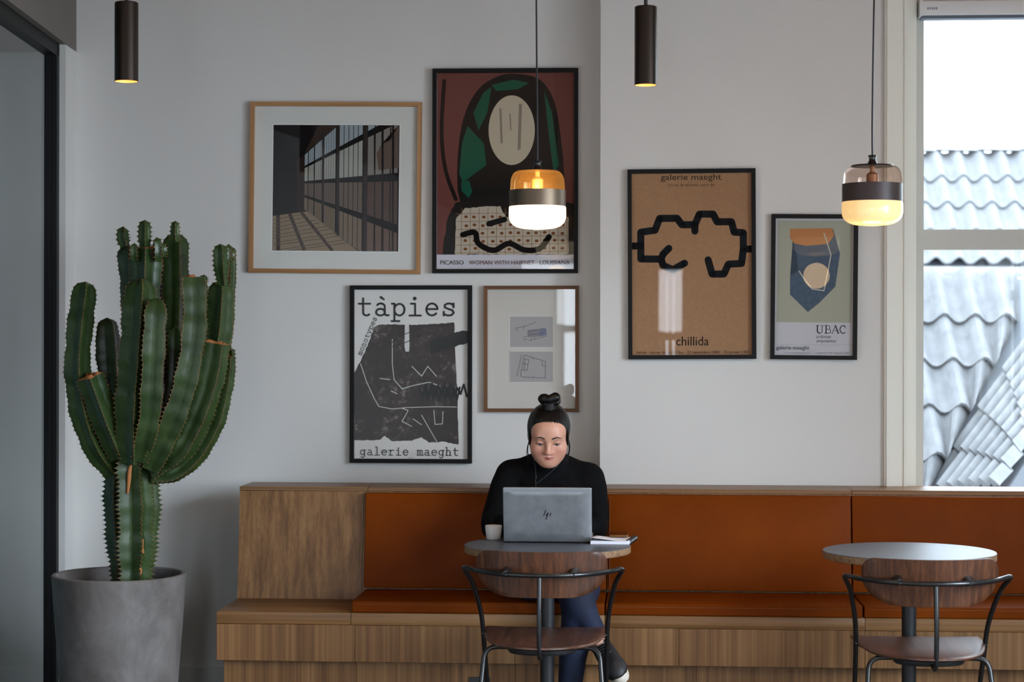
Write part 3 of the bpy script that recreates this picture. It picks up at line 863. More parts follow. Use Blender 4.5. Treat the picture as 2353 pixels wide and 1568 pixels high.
def pendant(pxc, neck_top, cap_y, band_t, band_b, bot, hwband, cable_top_px, Y, lab, warm, gl_tint, em, band, inner=0.0):
    c = at(pxc, band_t, Y)
    s = (c.y + 0.0) / FPX * 1.0
    zz = lambda py: at(pxc, py, Y).z
    R = hwband * s
    o = thing('glass_pendant', lab, 'lamp', (c.x, c.y, zz(bot)), 'banded glass pendant lamps')
    zc, zt, zb, z0 = zz(cap_y), zz(band_t), zz(band_b), zz(bot)
    # clear upper glass
    prof = [(R * 0.70, zc)]
    for k in range(1, 9):
        a = PI / 2 * k / 8
        prof.append((R * 0.70 + (R * 0.955 - R * 0.70) * math.sin(a), zc - (zc - zt) * 0.62 * (1 - math.cos(a))))
    prof += [(R * 0.965, zt + (zc - zt) * 0.15), (R * 0.965, zt - 0.002)]
    MB().lathe(prof, (c.x, c.y, 0), 64, cap=False).build('glass_shade', gl_tint, o, True)
    # opal lower glass
    prof = [(R * 0.985, zb + 0.002), (R * 1.01, zb - 0.004), (R * 1.015, zb - (zb - z0) * 0.35)]
    for k in range(1, 11):
        a = PI / 2 * k / 10
        prof.append((R * 1.015 - R * 0.62 * (1 - math.cos(a)) ** 1.25, zb - (zb - z0) * (0.35 + 0.62 * math.sin(a))))
    prof += [(R * 0.2, z0), (0.0, z0)]
    MB().lathe(prof, (c.x, c.y, 0), 64, cap=False).build('opal_shade', em, o, True)
    MB().lathe([(R * 0.97, zt + 0.0004), (R, zt), (R, zb), (R * 0.97, zb - 0.0004)], (c.x, c.y, 0), 72, cap=False).build('metal_band', band, o, True, angle=40)
    rn = 11.0 * s
    MB().lathe([(0.0, zz(neck_top)), (rn * 0.86, zz(neck_top)), (rn * 0.9, zz(neck_top) - 0.002), (rn * 0.66, zz(neck_top) - 0.011), (rn * 0.72, zz(neck_top) - 0.018), (rn * 1.15, zc + 0.004), (R * 0.69, zc + 0.0032), (R * 0.71, zc + 0.001), (R * 0.70, zc - 0.0015), (0, zc - 0.002)], (c.x, c.y, 0), 48, cap=False).build('cap', M['blackmetal'], o, True, angle=35)
    MB().lathe([(0.0, zc - 0.002), (0.0085, zc - 0.002), (0.0085, zc - 0.020), (0.014, zc - 0.024), (0.0205, zc - 0.03), (0.0215, zt - 0.03), (0.0, zt - 0.03)], (c.x, c.y, 0), 32, cap=False).build('bulb_holder', warm, o, True, angle=35)
    # inner disc on which the opal glass sits
    MB().lathe([(0.022, zt - 0.012), (R * 0.955, zt - 0.012), (R * 0.955, zt - 0.016), (0.022, zt - 0.016)], (c.x, c.y, 0), 48, cap=False).build('inner_plate', warm, o, True, angle=35)
    tp = at(cable_top_px, 0, Y)
    top = Vector((tp.x + (tp.x - c.x) * 0.5, c.y, ZC))
    pts = crom([(c.x, c.y, zz(neck_top) - 0.001), (c.x - 0.0005, c.y, zz(neck_top) + 0.12), (c.x * 0.6 + top.x * 0.4 - 0.001, c.y, (zz(neck_top) + ZC) / 2), tuple(top)], 8)
    MB().tube(pts, 0.0031, 8).build('cable', M['blackmatte'], o, True, angle=60)
    l = bpy.data.lights.new('pendant_light', 'POINT'); l.energy = 1.6; l.color = (1.0, 0.66, 0.32); l.shadow_soft_size = 0.06
    lo = bpy.data.objects.new('pendant_light', l); COL.objects.link(lo); lo.location = (c.x, c.y, z0 - 0.09)
    if inner:
        l = bpy.data.lights.new('bulb_glow', 'POINT'); l.energy = inner; l.color = (1.0, 0.62, 0.25); l.shadow_soft_size = 0.015
        lo = bpy.data.objects.new('bulb_glow', l); COL.objects.link(lo); lo.location = (c.x, c.y - 0.045, zt + 0.012)
    return o
M['amber'] = glass('amber_glass', (1.0, 0.84, 0.58, 1), 1.5, 0.0, 1.6)
def _cloud(m, col, amt):
    nt = m.node_tree; out = nt.nodes['Material Output']; src = out.inputs[0].links[0].from_socket
    tl = nt.nodes.new('ShaderNodeBsdfTranslucent'); tl.inputs[0].default_value = col
    mx = nt.nodes.new('ShaderNodeMixShader'); mx.inputs[0].default_value = amt
    nt.links.new(src, mx.inputs[1]); nt.links.new(tl.outputs[0], mx.inputs[2]); nt.links.new(mx.outputs[0], out.inputs[0])
_cloud(M['amber'], (1.0, 0.60, 0.22, 1), 0.16)
M['smoke'] = glass('rose_smoke_glass', (0.90, 0.80, 0.74, 1), 1.5, 0.0, 1.4)
M['opal_hot'] = NT('opal_glass_bright').set(color=(0.9, 0.85, 0.75, 1), rough=0.15, em=(1.0, 0.83, 0.52, 1), ems=1.55).m
M['opal_warm'] = NT('opal_glass_warm').set(color=(0.8, 0.62, 0.35, 1), rough=0.12, em=(1.0, 0.60, 0.21, 1), ems=0.62).m
M['band1'] = NT('brushed_bronze_band').set(color=lin(94, 80, 66), rough=0.36, metal=0.9, aniso=0.6).m
M['band2'] = plain('matte_brown_band', lin(58, 44, 42), 0.45, 0.2)
M['holder1'] = NT('warm_white_holder').set(color=lin(225, 190, 140), rough=0.5, em=(1.0, 0.55, 0.18, 1), ems=0.25).m  # bulb light on the holder and inner plate put in as glow
M['holder2'] = plain('copper_holder', lin(176, 128, 96), 0.45, 0.2)
pendant(1235, 370, 393.5, 438, 475, 527.5, 65, 1232.5, 6.97, 'bright glass pendant lamp in front of the red and green poster', M['holder1'], M['amber'], M['opal_hot'], M['band1'], 0.35)
pendant(2004.5, 357, 382, 423, 464, 519.5, 68, 2010, 6.93, 'dimmer glass pendant lamp with brown band beside the window', M['holder2'], M['smoke'], M['opal_warm'], M['band2'])

# ------------------------------------------------------------------ framed pictures
INK = {}
def ink(c, rough=0.75):
    if c not in INK:
        INK[c] = plain('print_ink', lin(*c), rough, spec=0.05)
    return INK[c]
TEXT_TMP = {}
def text_mesh(s):
    cu = bpy.data.curves.new('lettering', 'FONT'); cu.body = s; cu.resolution_u = 3
    ob = bpy.data.objects.new('lettering', cu); COL.objects.link(ob)
    bpy.context.view_layer.update()
    me = bpy.data.meshes.new_from_object(ob.evaluated_get(bpy.context.evaluated_depsgraph_get()))
    vs = [v.co.copy() for v in me.vertices]; fs = [tuple(p.vertices) for p in me.polygons]
    bpy.data.objects.remove(ob, do_unlink=True); bpy.data.curves.remove(cu); bpy.data.meshes.remove(me)
    return vs, fs
def clip(poly, x0, y0, x1, y1):
    def cut(P, f, ix):
        out = []
        for i in range(len(P)):
            a, b = P[i], P[(i + 1) % len(P)]
            if f(a): out.append(a)
            if f(a) != f(b): out.append(ix(a, b))
        return out
    def lx(c, ax): 
        def g(a, b):
            t = (c - a[ax]) / (b[ax] - a[ax]); return (a[0] + (b[0] - a[0]) * t, a[1] + (b[1] - a[1]) * t)
        return g
    P = list(poly)
    for f, ix in ((lambda p: p[0] >= x0, lx(x0, 0)), (lambda p: p[0] <= x1, lx(x1, 0)), (lambda p: p[1] >= y0, lx(y0, 1)), (lambda p: p[1] <= y1, lx(y1, 1))):
        if not P: return P
        P = cut(P, f, ix)
    return P
class Frame:
    """framed picture; all 2-D coordinates are photograph pixels, turned into metres on the wall"""
    def __init__(s, name, lab, cat, x0, y0, x1, y1, Y, fw, depth, matx, matz, roll=0.0, pitch=0.0, yaw=0.0):
        s.cx, s.cy = (x0 + x1) / 2, (y0 + y1) / 2
        c = at(s.cx, s.cy, Y)
        a = at(x0, s.cy, Y); b = at(x1, s.cy, Y)
        s.S = (b.x - a.x) / (x1 - x0)
        s.Sy = (at(s.cx, y0, Y).z - at(s.cx, y1, Y).z) / (y1 - y0)
        s.box = (x0, y0, x1, y1); s.fw = fw
        m4 = Matrix.Translation((c.x, Y - 0.004, c.z)) @ Matrix.Rotation(yaw, 4, 'Z') @ Matrix.Rotation(pitch, 4, 'X') @ Matrix.Rotation(roll, 4, 'Y')
        s.t = thing(name, lab, cat, mat4=m4)
        s.n = 0; s.D = depth
        u0, v1 = s.uv(x0, y0); u1, v0 = s.uv(x1, y1)
        f = fw * s.S; d = depth
        def bar(q, mat, nm):
            # q: outer a, outer b, inner b, inner a
            m = MB()
            ch = 0.0012
            lo = [(p[0], 0, p[1]) for p in q]; hi = [(p[0], -d, p[1]) for p in q]
            m.hexa(lo, hi); o = m.build(nm, mat, s.t, False, True)
            bm = bmesh.new(); bm.from_mesh(o.data); bmesh.ops.recalc_face_normals(bm, faces=bm.faces); bm.to_mesh(o.data); bm.free()
        bar([(u0, v1), (u1, v1), (u1 - f, v1 - f), (u0 + f, v1 - f)], matx, 'frame_rail')
        bar([(u0, v0), (u1, v0), (u1 - f, v0 + f), (u0 + f, v0 + f)], matx, 'frame_rail')
        bar([(u0, v0), (u0, v1), (u0 + f, v1 - f), (u0 + f, v0 + f)], matz, 'frame_stile')
        bar([(u1, v0), (u1, v1), (u1 - f, v1 - f), (u1 - f, v0 + f)], matz, 'frame_stile')
        s.gl = (u0 + f, v0 + f, u1 - f, v1 - f)
        a, b, c_, d_ = s.gl
        MB().quad((a, -d + 0.004, b), (c_, -d + 0.004, b), (c_, -d + 0.004, d_), (a, -d + 0.004, d_)).build('picture_glass', M['poster_glass'], s.t, False, True)
    def uv(s, px, py): return ((px - s.cx) * s.S, (s.cy - py) * s.Sy)
    def y(s):
        s.n += 1
        return -(s.D - 0.020) - 0.0003 * s.n
    def sheet(s, name, c, x0=None, y0=None, x1=None, y1=None, mat=None):
        if x0 is None: a, b, c2, d2 = s.gl
        else: (a, d2), (c2, b) = s.uv(x0, y0), s.uv(x1, y1)
        y = s.y()
        return MB().add([(a, y, b), (c2, y, b), (c2, y, d2), (a, y, d2)], [(0, 1, 2, 3)]).build(name, mat or ink(c), s.t, False, True)
    def polys(s, name, parent, plist, c, mat=None, within=None):
        m = MB(); y = s.y()
        for P in plist:
            if within: P = clip(P, *within)
            if len(P) < 3: continue
            bm = bmesh.new()
            vv = []
            for (px, py) in P:
                u, v = s.uv(px, py); vv.append((u, y, v))
            m.add(vv, [tuple(range(len(vv)))])
            bm.free()
        # triangulate concave outlines
        bm = bmesh.new()
        for v in m.v: bm.verts.new(v)
        bm.verts.ensure_lookup_table()
        for f in m.f:
            try: bm.faces.new([bm.verts[i] for i in f])
            except ValueError: pass
        bmesh.ops.triangulate(bm, faces=bm.faces[:], ngon_method='EAR_CLIP')
        bm.verts.index_update()
        vs = [v.co.copy() for v in bm.verts]; fs = [[v.index for v in f.verts] for f in bm.faces]
        bm.free()
        return mesh(name, vs, fs, mat or ink(c), parent, False, True)
    def strokes(s, name, parent, lines, w, c, mat=None, dots=True, within=None):
        P = []
        for ln in lines:
            ww = w
            if isinstance(ln, tuple) and isinstance(ln[0], (list, tuple)) and isinstance(ln[1], (int, float)): ln, ww = ln
            for i in range(len(ln) - 1):
                (ax, ay), (bx_, by) = ln[i], ln[i + 1]
                L = math.hypot(bx_ - ax, by - ay)
                if L < 1e-6: continue
                nx, ny = -(by - ay) / L * ww / 2, (bx_ - ax) / L * ww / 2
                P.append([(ax + nx, ay + ny), (bx_ + nx, by + ny), (bx_ - nx, by - ny), (ax - nx, ay - ny)])
            if dots:
                for (ax, ay) in ln:
                    P.append([(ax + ww / 2 * math.cos(2 * PI * k / 10), ay + ww / 2 * math.sin(2 * PI * k / 10)) for k in range(10)])
        return s.polys(name, parent, P, c, mat, within)
    def text(s, parent, string, x0, y0, x1, y1, c, shear=0.0, name='lettering'):
        vs, fs = text_mesh(string)
        a = min(v.x for v in vs); b = max(v.x for v in vs); e = min(v.y for v in vs); f = max(v.y for v in vs)
        y = s.y(); out = []
        for v in vs:
            q = (v.y - e) / (f - e)
            px = x0 + (x1 - x0) * (v.x - a) / (b - a) + shear * q * (y1 - y0)
            py = y1 - (y1 - y0) * q
            u, w_ = s.uv(px, py); out.append((u, y, w_))
        return mesh(name, out, fs, ink(c), parent, False, True)

def arc(cx, cy, rx, ry, a0, a1, n=14):
    return [(cx + rx * math.cos(math.radians(a0 + (a1 - a0) * k / n)), cy + ry * math.sin(math.radians(a0 + (a1 - a0) * k / n))) for k in range(n + 1)]
SLAB = {
 'a': [arc(.38, .72, .26, .25, 150, 0, 8) + [(.64, .15), (.70, .03), (.80, 0), (.9, .03)], arc(.36, .27, .28, .27, 0, 360, 18)],
 'e': [[(.08, .52), (.78, .52)], arc(.43, .49, .36, .48, 3, 318, 20)],
 'i': [[(.43, 0), (.43, .95), (.15, .95)], [(.06, 0), (.8, 0)]],
 'l': [[(.43, 0), (.43, 1.5), (.15, 1.5)], [(.06, 0), (.8, 0)]],
 't': [[(.33, 1.38), (.33, .25)] + arc(.55, .24, .22, .24, 180, 320, 8), [(.04, .95), (.78, .95)]],
 'p': [[(0, .95), (.18, .95), (.18, -.45)], [(0, -.45), (.5, -.45)], arc(.5, .47, .33, .47, 0, 360, 20)],
 's': [[(.74, .75), (.6, .95), (.35, .97), (.16, .84), (.17, .66), (.4, .53), (.66, .42), (.75, .24), (.6, .03), (.35, 0), (.14, .1), (.1, .25)], [(.74, .97), (.74, .66)], [(.1, 0), (.1, .3)]],
 'g': [arc(.38, .5, .3, .44, 0, 360, 18), [(.86, .95), (.68, .95), (.68, -.1)] + arc(.40, -.12, .28, .34, 0, -150, 8)],
 'r': [[(.06, .95), (.28, .95), (.28, 0)], [(.04, 0), (.6, 0)], [(.28, .6), (.42, .86), (.62, .97), (.8, .86)]],
 'm': [[(-.02, .95), (.10, .95), (.10, 0)], arc(.27, .70, .17, .25, 180, 0, 6) + [(.44, 0)], arc(.61, .70, .17, .25, 180, 0, 6) + [(.78, 0)], [(0, 0), (.22, 0)], [(.36, 0), (.54, 0)], [(.68, 0), (.92, 0)]],
 'h': [[(0, 1.5), (.16, 1.5), (.16, 0)], arc(.41, .65, .25, .30, 180, 0, 8) + [(.66, 0)], [(0, 0), (.34, 0)], [(.5, 0), (.84, 0)]],
 'n': [[(0, .95), (.16, .95), (.16, 0)], arc(.41, .65, .25, .30, 180, 0, 8) + [(.66, 0)], [(0, 0), (.34, 0)], [(.5, 0), (.84, 0)]],
 'o': [arc(.42, .48, .36, .48, 0, 360, 20)],
 'y': [[(.1, .95), (.45, .04)], [(.8, .95), (.38, -.25), (.2, -.45), (.06, -.42)], [(0, .95), (.26, .95)], [(.62, .95), (.92, .95)]],
}
def slab(word, ox, oy, adv, xh, ang=0.0):
    """word in a typewriter slab face: strokes in photograph pixels"""
    ca, sa = math.cos(ang), math.sin(ang)
    out = []
    for i, chh in enumerate(word):
        for ln in SLAB.get(chh, []):
            q = []
            for (x, y) in ln:
                X = i * adv + x * adv * 0.92; Yv = y * xh
                q.append((ox + X * ca + Yv * sa, oy + X * sa - Yv * ca))
            out.append(q)
    return out
rnd = random.Random(7)
def ragged(P, amp, step=6):
    out = []
    for i in range(len(P)):
        a, b = P[i], P[(i + 1) % len(P)]
        L = math.hypot(b[0] - a[0], b[1] - a[1]); n = max(1, int(L / step))
        for k in range(n):
            t = k / n
            out.append((a[0] + (b[0] - a[0]) * t + rnd.uniform(-amp, amp) * (k > 0), a[1] + (b[1] - a[1]) * t + rnd.uniform(-amp, amp) * (k > 0)))
    return out
def ell(cx, cy, rx, ry, n=40): return arc(cx, cy, rx, ry, 0, 360 - 360 / n, n - 1)

# 1 -- large oak frame with a photograph of a hall of windows
F = Frame('framed_photograph', 'oak framed photograph of a dark hall with a tall window wall', 'picture', 575, 236, 968, 629, YN, 9.5, 0.024, M['oak_frame'], M['oak_frame_z'], roll=math.radians(0.55))
mat_board = F.sheet('mat_board', (214, 214, 208))
PX = (627.5, 288, 917, 577.5)
bev = F.sheet('mat_bevel', (238, 238, 236), PX[0] - 2, PX[1] - 2, PX[2] + 2, PX[3] + 2)
ph_ = F.sheet('photo_print', (13, 12, 14), *PX)
q = lambda P: [(560 + x * 420 / 1568, 220 + y * 420 / 1568) for (x, y) in P]
F.polys('photo_area', ph_, [q([(300, 250), (720, 250), (520, 500), (460, 560)])], (24, 21, 22), within=PX)
F.polys('photo_area', ph_, [q([(640, 250), (820, 250), (550, 480), (520, 500)])], (52, 40, 34), within=PX)
F.polys('photo_area', ph_, [q([(455, 560), (530, 500), (530, 1000), (460, 1010)])], (44, 33, 30), within=PX)
F.polys('photo_area', ph_, [q([(255, 1037), (560, 995), (990, 1332), (255, 1340)])], (138, 120, 98), within=PX)
F.strokes('photo_lines', ph_, [(q([(300, 1030), (305, 1335)]), 9), (q([(400, 1018), (530, 1332)]), 8), (q([(500, 1005), (770, 1332)]), 7)], 8, (66, 54, 50), dots=False, within=PX)
F.strokes('photo_lines', ph_, [q([(262, 1105 + k * 62), (560 + k * 95, 1040 + k * 62 - k * 8)]) for k in range(5)] + [q([(262, 1072 + k * 66), (530 + k * 95, 1015 + k * 62 - k * 8)]) for k in range(5)], 1.6, (92, 78, 66), dots=False, within=PX)
# window wall: bays in perspective
bays = [(525, 556), (560, 605), (614, 676), (694, 792), (824, 1026), (1066, 1330)]
def topy(x): return 505 - (x - 520) * 0.92
def boty(x): return 985 + (x - 520) * 0.78
rows = [0.0, 0.235, 0.505, 0.745, 1.0]
cols = [(150, 160, 164), (158, 158, 150), (104, 90, 82), (120, 104, 88)]
for bi, (a, b) in enumerate(bays):
    nb = [1, 3, 4, 5, 5, 4][bi]
    P = {0: [], 1: [], 2: [], 3: []}
    for k in range(nb):
        xa = a + (b - a) * (k + 0.0) / nb; xb_ = a + (b - a) * (k + 0.86) / nb
        for r in range(4):
            ya = lambda x, t: topy(x) + (boty(x) - topy(x)) * t
            e = 0.02
            P[r].append(q([(xa, ya(xa, rows[r] + e)), (xb_, ya(xb_, rows[r] + e)), (xb_, ya(xb_, rows[r + 1] - e)), (xa, ya(xa, rows[r + 1] - e))]))
    for r in range(4): F.polys('photo_pane', ph_, P[r], cols[r] if bi < 5 else [(150, 158, 162), (128, 122, 116), (84, 66, 60), (104, 84, 74)][r], within=PX)
F.polys('photo_area', ph_, [q([(1140, 500), (1180, 420), (1260, 380), (1330, 250), (1330, 620), (1160, 640)])], (96, 80, 72), within=PX)
F.strokes('photo_lines', ph_, [q([(1190, 255), (1200, 1330)]), q([(1280, 255), (1288, 1330)]), (q([(1120, 300), (1135, 1330)]), 2)], 5, (26, 22, 22), dots=False, within=PX)
F.strokes('photo_lines', ph_, [q([(1045, 260), (1050, 1330)]), (q([(808, 260), (820, 1200)]), 6), (q([(685, 330), (690, 1090)]), 4)], 9, (46, 38, 36), dots=False, within=PX)

# 2 -- black frame, red and green abstract print
F = Frame('framed_poster', 'black framed red, green and cream abstract poster behind the bright pendant', 'poster', 994.5, 159, 1328, 628.5, YN, 9.5, 0.026, M['blackframe'], M['blackframe'], yaw=math.radians(0.9))
pr = F.sheet('poster_print', (206, 204, 212))
WI = (1004.5, 169, 1318.5, 585)
F.polys('print_area', pr, [[(1004.5, 168.5), (1318.5, 168.5), (1318.5, 585.5), (1004.5, 585.5)]], (112, 66, 60))
F.strokes('ink_stroke', pr, [crom([(1021, 186, 0), (1015, 300, 0), (1024, 390, 0), (1048, 458, 0)], 6) and [(v.x, v.y) for v in crom([(1021, 186, 0), (1015, 300, 0), (1024, 390, 0), (1048, 458, 0)], 6)]], 9, (38, 33, 30))
arch = [(1052, 440), (1052, 360), (1066, 270), (1100, 205), (1150, 174), (1200, 172), (1245, 188), (1275, 240), (1290, 330), (1296, 400), (1297, 470), (1060, 470)]
sm = [(v.x, v.y) for v in crom([(x, y, 0) for (x, y) in arch[:11]], 5)] + [(1060, 470)]
F.polys('print_area', pr, [sm], (30, 29, 27))
F.polys('print_area', pr, [[(1062, 330), (1075, 290), (1112, 330), (1118, 380), (1064, 420), (1056, 400)], [(1060, 420), (1078, 415), (1086, 440), (1078, 455), (1062, 440)], [(1088, 260), (1110, 215), (1130, 200), (1120, 260), (1100, 300)], [(1250, 210), (1268, 260), (1284, 380), (1272, 400), (1262, 320)], [(1130, 196), (1180, 184), (1215, 192), (1190, 206), (1140, 210)]], (26, 84, 64))
F.polys('print_area', pr, [ell(1176, 300, 53, 80)], (190, 178, 156))
F.strokes('ink_stroke', pr, [([(1150, 250), (1153, 330)], 5), ([(1196, 240), (1193, 345)], 7), ([(1172, 262), (1174, 300)], 3)], 4, (140, 130, 114), dots=False)
F.polys('print_area', pr, [ragged([(1018, 585), (1030, 500), (1048, 466), (1110, 452), (1250, 452), (1318, 470), (1318, 585)], 1.5)], (36, 32, 30))
F.polys('print_area', pr, [ragged([(1046, 585), (1048, 505), (1070, 478), (1150, 474), (1164, 500), (1250, 492), (1306, 500), (1306, 585)], 1.5)], (188, 176, 158))
gl_ = [[(1048, 492 + 18 * k), (1304, 488 + 18 * k)] for k in range(6)] + [[(1062 + 20 * k, 478), (1060 + 20.3 * k, 585)] for k in range(13)]
F.strokes('ink_stroke', pr, gl_, 1.1, (134, 96, 66), dots=False)
F.polys('print_area', pr, [ell(1071 + 20.2 * (k % 12) + rnd.uniform(-2, 2), 500 + 18 * (k // 12) + rnd.uniform(-1.5, 1.5), 4.6, 3.6, 7) for k in range(60)], (120, 74, 44))
wave = [(v.x, v.y) for v in crom([(1064, 540, 0), (1092, 535, 0), (1100, 560, 0), (1135, 576, 0), (1170, 560, 0), (1205, 575, 0), (1240, 572, 0), (1262, 545, 0)], 6)]
F.strokes('ink_stroke', pr, [wave, [(1124, 515), (1160, 505)]], 13, (34, 31, 30))
yy0, yy1 = 599, 608.5
F.text(pr, 'PICASSO', 1013, yy0, 1066.5, yy1, (32, 32, 36)); F.text(pr, 'WOMAN WITH HAIRNET', 1079, yy0, 1228.5, yy1, (96, 60, 56)); F.text(pr, 'LOUISIANA', 1240.5, yy0, 1309.5, yy1, (48, 36, 40))

# 3 -- black frame, brown monotype poster with typewriter lettering
def monotype():
    t = NT('brown_monotype_ink')
    n = t.noise(t.coord(), 45, 8, 0.75)
    n2 = t.noise(t.coord(), 7, 3)
    a = t.n('Math', operation='MULTIPLY_ADD'); a.inputs[1].default_value = 0.7; t.l(n2, a.inputs[0]); t.l(n, a.inputs[2])
    t.set(color=t.ramp(a.outputs[0], [(0.84, lin(42, 31, 27)), (0.97, lin(66, 54, 48)), (1.0, lin(104, 94, 88))]), rough=0.75, spec=0.05)
    return t.m
F = Frame('framed_poster', 'black framed brown and white poster with typewriter lettering, left of the seated person', 'poster', 805.5, 656.5, 1085, 1064, YN, 9.5, 0.026, M['blackframe'], M['blackframe'])
pr = F.sheet('poster_print', (216, 213, 208))
q = lambda P: [(790 + x * 310 / 1105, 640 + y * 440 / 1568) for (x, y) in P]
blk = [(90, 770), (135, 690), (215, 505), (250, 400), (290, 380), (400, 378), (495, 380), (600, 382), (760, 372), (905, 362), (908, 600), (925, 850), (935, 1080), (942, 1360), (820, 1335), (700, 1345), (640, 1300), (560, 1330), (400, 1335), (340, 1290), (290, 1325), (90, 1328)]
F.polys('print_area', pr, [ragged(q(blk), 1.0, 5)], None, mat=monotype())
F.polys('print_area', pr, [q([(502, 375), (536, 375), (540, 560), (536, 600), (508, 600), (500, 560)])], (206, 203, 198))
F.strokes('ink_stroke', pr, [q([(140, 700), (190, 850), (250, 980), (290, 1050), (400, 1070), (520, 1058), (760, 1050), (925, 1052)]), q([(400, 500), (400, 700), (415, 830), (480, 905), (560, 880), (700, 850), (790, 880)]),
    q([(480, 1065), (530, 1080), (510, 1120), (480, 1170), (560, 1212)]), q([(570, 1150), (640, 1198)]), q([(740, 1080), (750, 1195), (810, 1190), (815, 1090)]), q([(640, 1120), (770, 1345)]),
    q([(560, 720), (640, 800), (690, 720), (760, 800)]), q([(300, 820), (380, 830)]), q([(390, 922), (440, 945)])], 1.7, (196, 192, 186))
F.polys('print_area', pr, [ragged(q([(705, 520), (760, 490), (880, 455), (960, 430), (1018, 428), (1018, 530), (900, 560), (800, 595), (715, 622)]), 1.2, 4)], (20, 18, 18))
F.strokes('ink_stroke', pr, [([(790 + (620 + 26 * k) * 310 / 1105, 640 + (900 + (60 if k % 2 else -20) + rnd.uniform(-20, 20)) * 440 / 1568) for k in range(16)], 5), ([(790 + (640 + 24 * k) * 310 / 1105, 640 + (960 + (-70 if k % 2 else 40)) * 440 / 1568) for k in range(14)], 4)], 5, (18, 17, 17))
F.strokes('ink_stroke', pr, [q([(360, 555), (450, 480), (600, 415), (740, 385)]), q([(400, 560), (520, 520), (640, 460), (760, 430)])], 1.8, (24, 20, 19))
F.strokes('lettering', pr, slab('tapies', 823.5, 725.5, 38.6, 28.5), 4.6, (28, 26, 26))
F.polys('lettering', pr, [ell(953.5, 686.5, 4.4, 4.4, 14), [(872, 682), (877, 680.5), (885.5, 688), (883, 691), (875, 686.5)]], (28, 26, 26))
F.strokes('lettering', pr, slab('monotypes', 831.0, 817.5, 10.6, 7.6, math.radians(-67)), 1.35, (40, 37, 36))
F.strokes('lettering', pr, slab('galerie maeght', 828.5, 1046.3, 16.4, 12.4), 1.95, (30, 28, 28))
F.polys('lettering', pr, [ell(917.0, 1030.4, 1.9, 1.9, 10)], (30, 28, 28))
F.strokes('lettering', pr, [[(940, 1051.8), (945, 1051.8)], [(947, 1051.8), (952, 1051.8)]], 1.2, (120, 116, 112), dots=False)

# 4 -- small brown frame with two drawings
F = Frame('framed_drawing', 'brown framed pair of small architectural drawings above the seated person', 'picture', 1112.5, 657.5, 1330, 947, YN, 8, 0.024, M['brown_frame'], M['brown_frame_z'], roll=math.radians(-0.1))
F.sheet('mat_board', (206, 202, 194))
q = lambda P: [(1090 + x * 260 / 1274, 640 + y * 320 / 1568) for (x, y) in P]
for k, (a, b) in enumerate(((430, 775), (823, 1168))):
    F.sheet('mat_bevel', (226, 224, 220), *q([(398, a - 4)])[0], *q([(888, b + 4)])[0])
    d_ = F.sheet('drawing_sheet', (172, 168, 166), *q([(403, a)])[0], *q([(886, b)])[0])
    if k == 0:
        F.polys('print_area', d_, [q([(605, 580), (735, 570), (735, 655), (610, 665)])], (140, 138, 142)); F.polys('print_area', d_, [q([(735, 572), (812, 565), (815, 640), (735, 655)])], (128, 130, 150))
        F.strokes('drawing_lines', d_, [q([(605, 585), (605, 660)]), q([(600, 600), (800, 560)]), q([(610, 640), (800, 610)]), q([(610, 700), (820, 650)]), q([(555, 530), (555, 575)]), q([(460, 560), (560, 545), (700, 490)]), q([(550, 660), (600, 655)]), q([(550, 690), (600, 685)]), q([(470, 560), (500, 600)]), q([(640, 670), (642, 700)]), q([(680, 665), (682, 695)])], 0.9, (92, 90, 92), dots=False)
    else:
        F.strokes('drawing_lines', d_, [q([(565, 865), (520, 1090), (535, 1110), (800, 1122), (802, 935), (565, 865)]), q([(555, 905), (615, 915), (595, 1035), (530, 1030)]), q([(545, 960), (605, 970)]), q([(575, 915), (560, 1030)]), q([(765, 930), (765, 985), (800, 985)]), q([(640, 885), (670, 910)]), q([(670, 1105), (670, 1122)])], 1.0, (78, 78, 82), dots=False)
        F.polys('print_area', d_, [q([(525, 860), (545, 860), (490, 1105), (470, 1105)])], (152, 149, 150))

# 5 -- black frame, brown poster with a thick black band
F = Frame('framed_poster', 'black framed kraft brown poster with a thick black angular line', 'poster', 1442.5, 389.5, 1736, 825.5, YR, 9.5, 0.026, M['blackframe'], M['blackframe'], roll=math.radians(-0.35), pitch=math.radians(-0.2))
def kraft():
    t = NT('kraft_paper')
    t.set(color=t.ramp(t.noise(t.coord(), 90, 5, 0.7), [(0.3, lin(154, 114, 80)), (0.7, lin(168, 127, 92))]), rough=0.8)
    return t.m
pr = F.sheet('poster_print', None, mat=kraft())
q = lambda P: [(1420 + x * 340 / 1134, 370 + y * 470 / 1568) for (x, y) in P]
band_ = [q([(112, 650), (175, 650), (175, 545), (285, 530), (320, 440), (455, 440), (490, 490), (590, 490)]), q([(175, 650), (175, 750), (330, 752), (345, 800), (420, 835), (510, 785)]), q([(330, 752), (345, 715), (390, 670)]),
         q([(590, 540), (590, 490), (625, 410), (730, 410), (760, 470), (870, 470), (890, 550), (960, 555), (960, 680), (1020, 680)]), q([(960, 680), (945, 790), (845, 795), (810, 870), (720, 870), (690, 760)])]
F.strokes('ink_stroke', pr, band_, 16.5, (26, 28, 32))
K = (34, 31, 30)
F.text(pr, 'galerie maeght', 1519, 400.5, 1658, 418.5, K)
F.text(pr, '13 rue de téhéran, paris 8e', 1535.5, 422, 1642, 430.5, (72, 56, 44))
F.text(pr, 'chillida', 1553, 774, 1627.5, 794.5, K)
F.text(pr, 'lurrak - terres de grand feu - 27 novembre 1980 - 15 janvier 1981', 1462, 806.5, 1719.5, 815.0, (62, 50, 42))

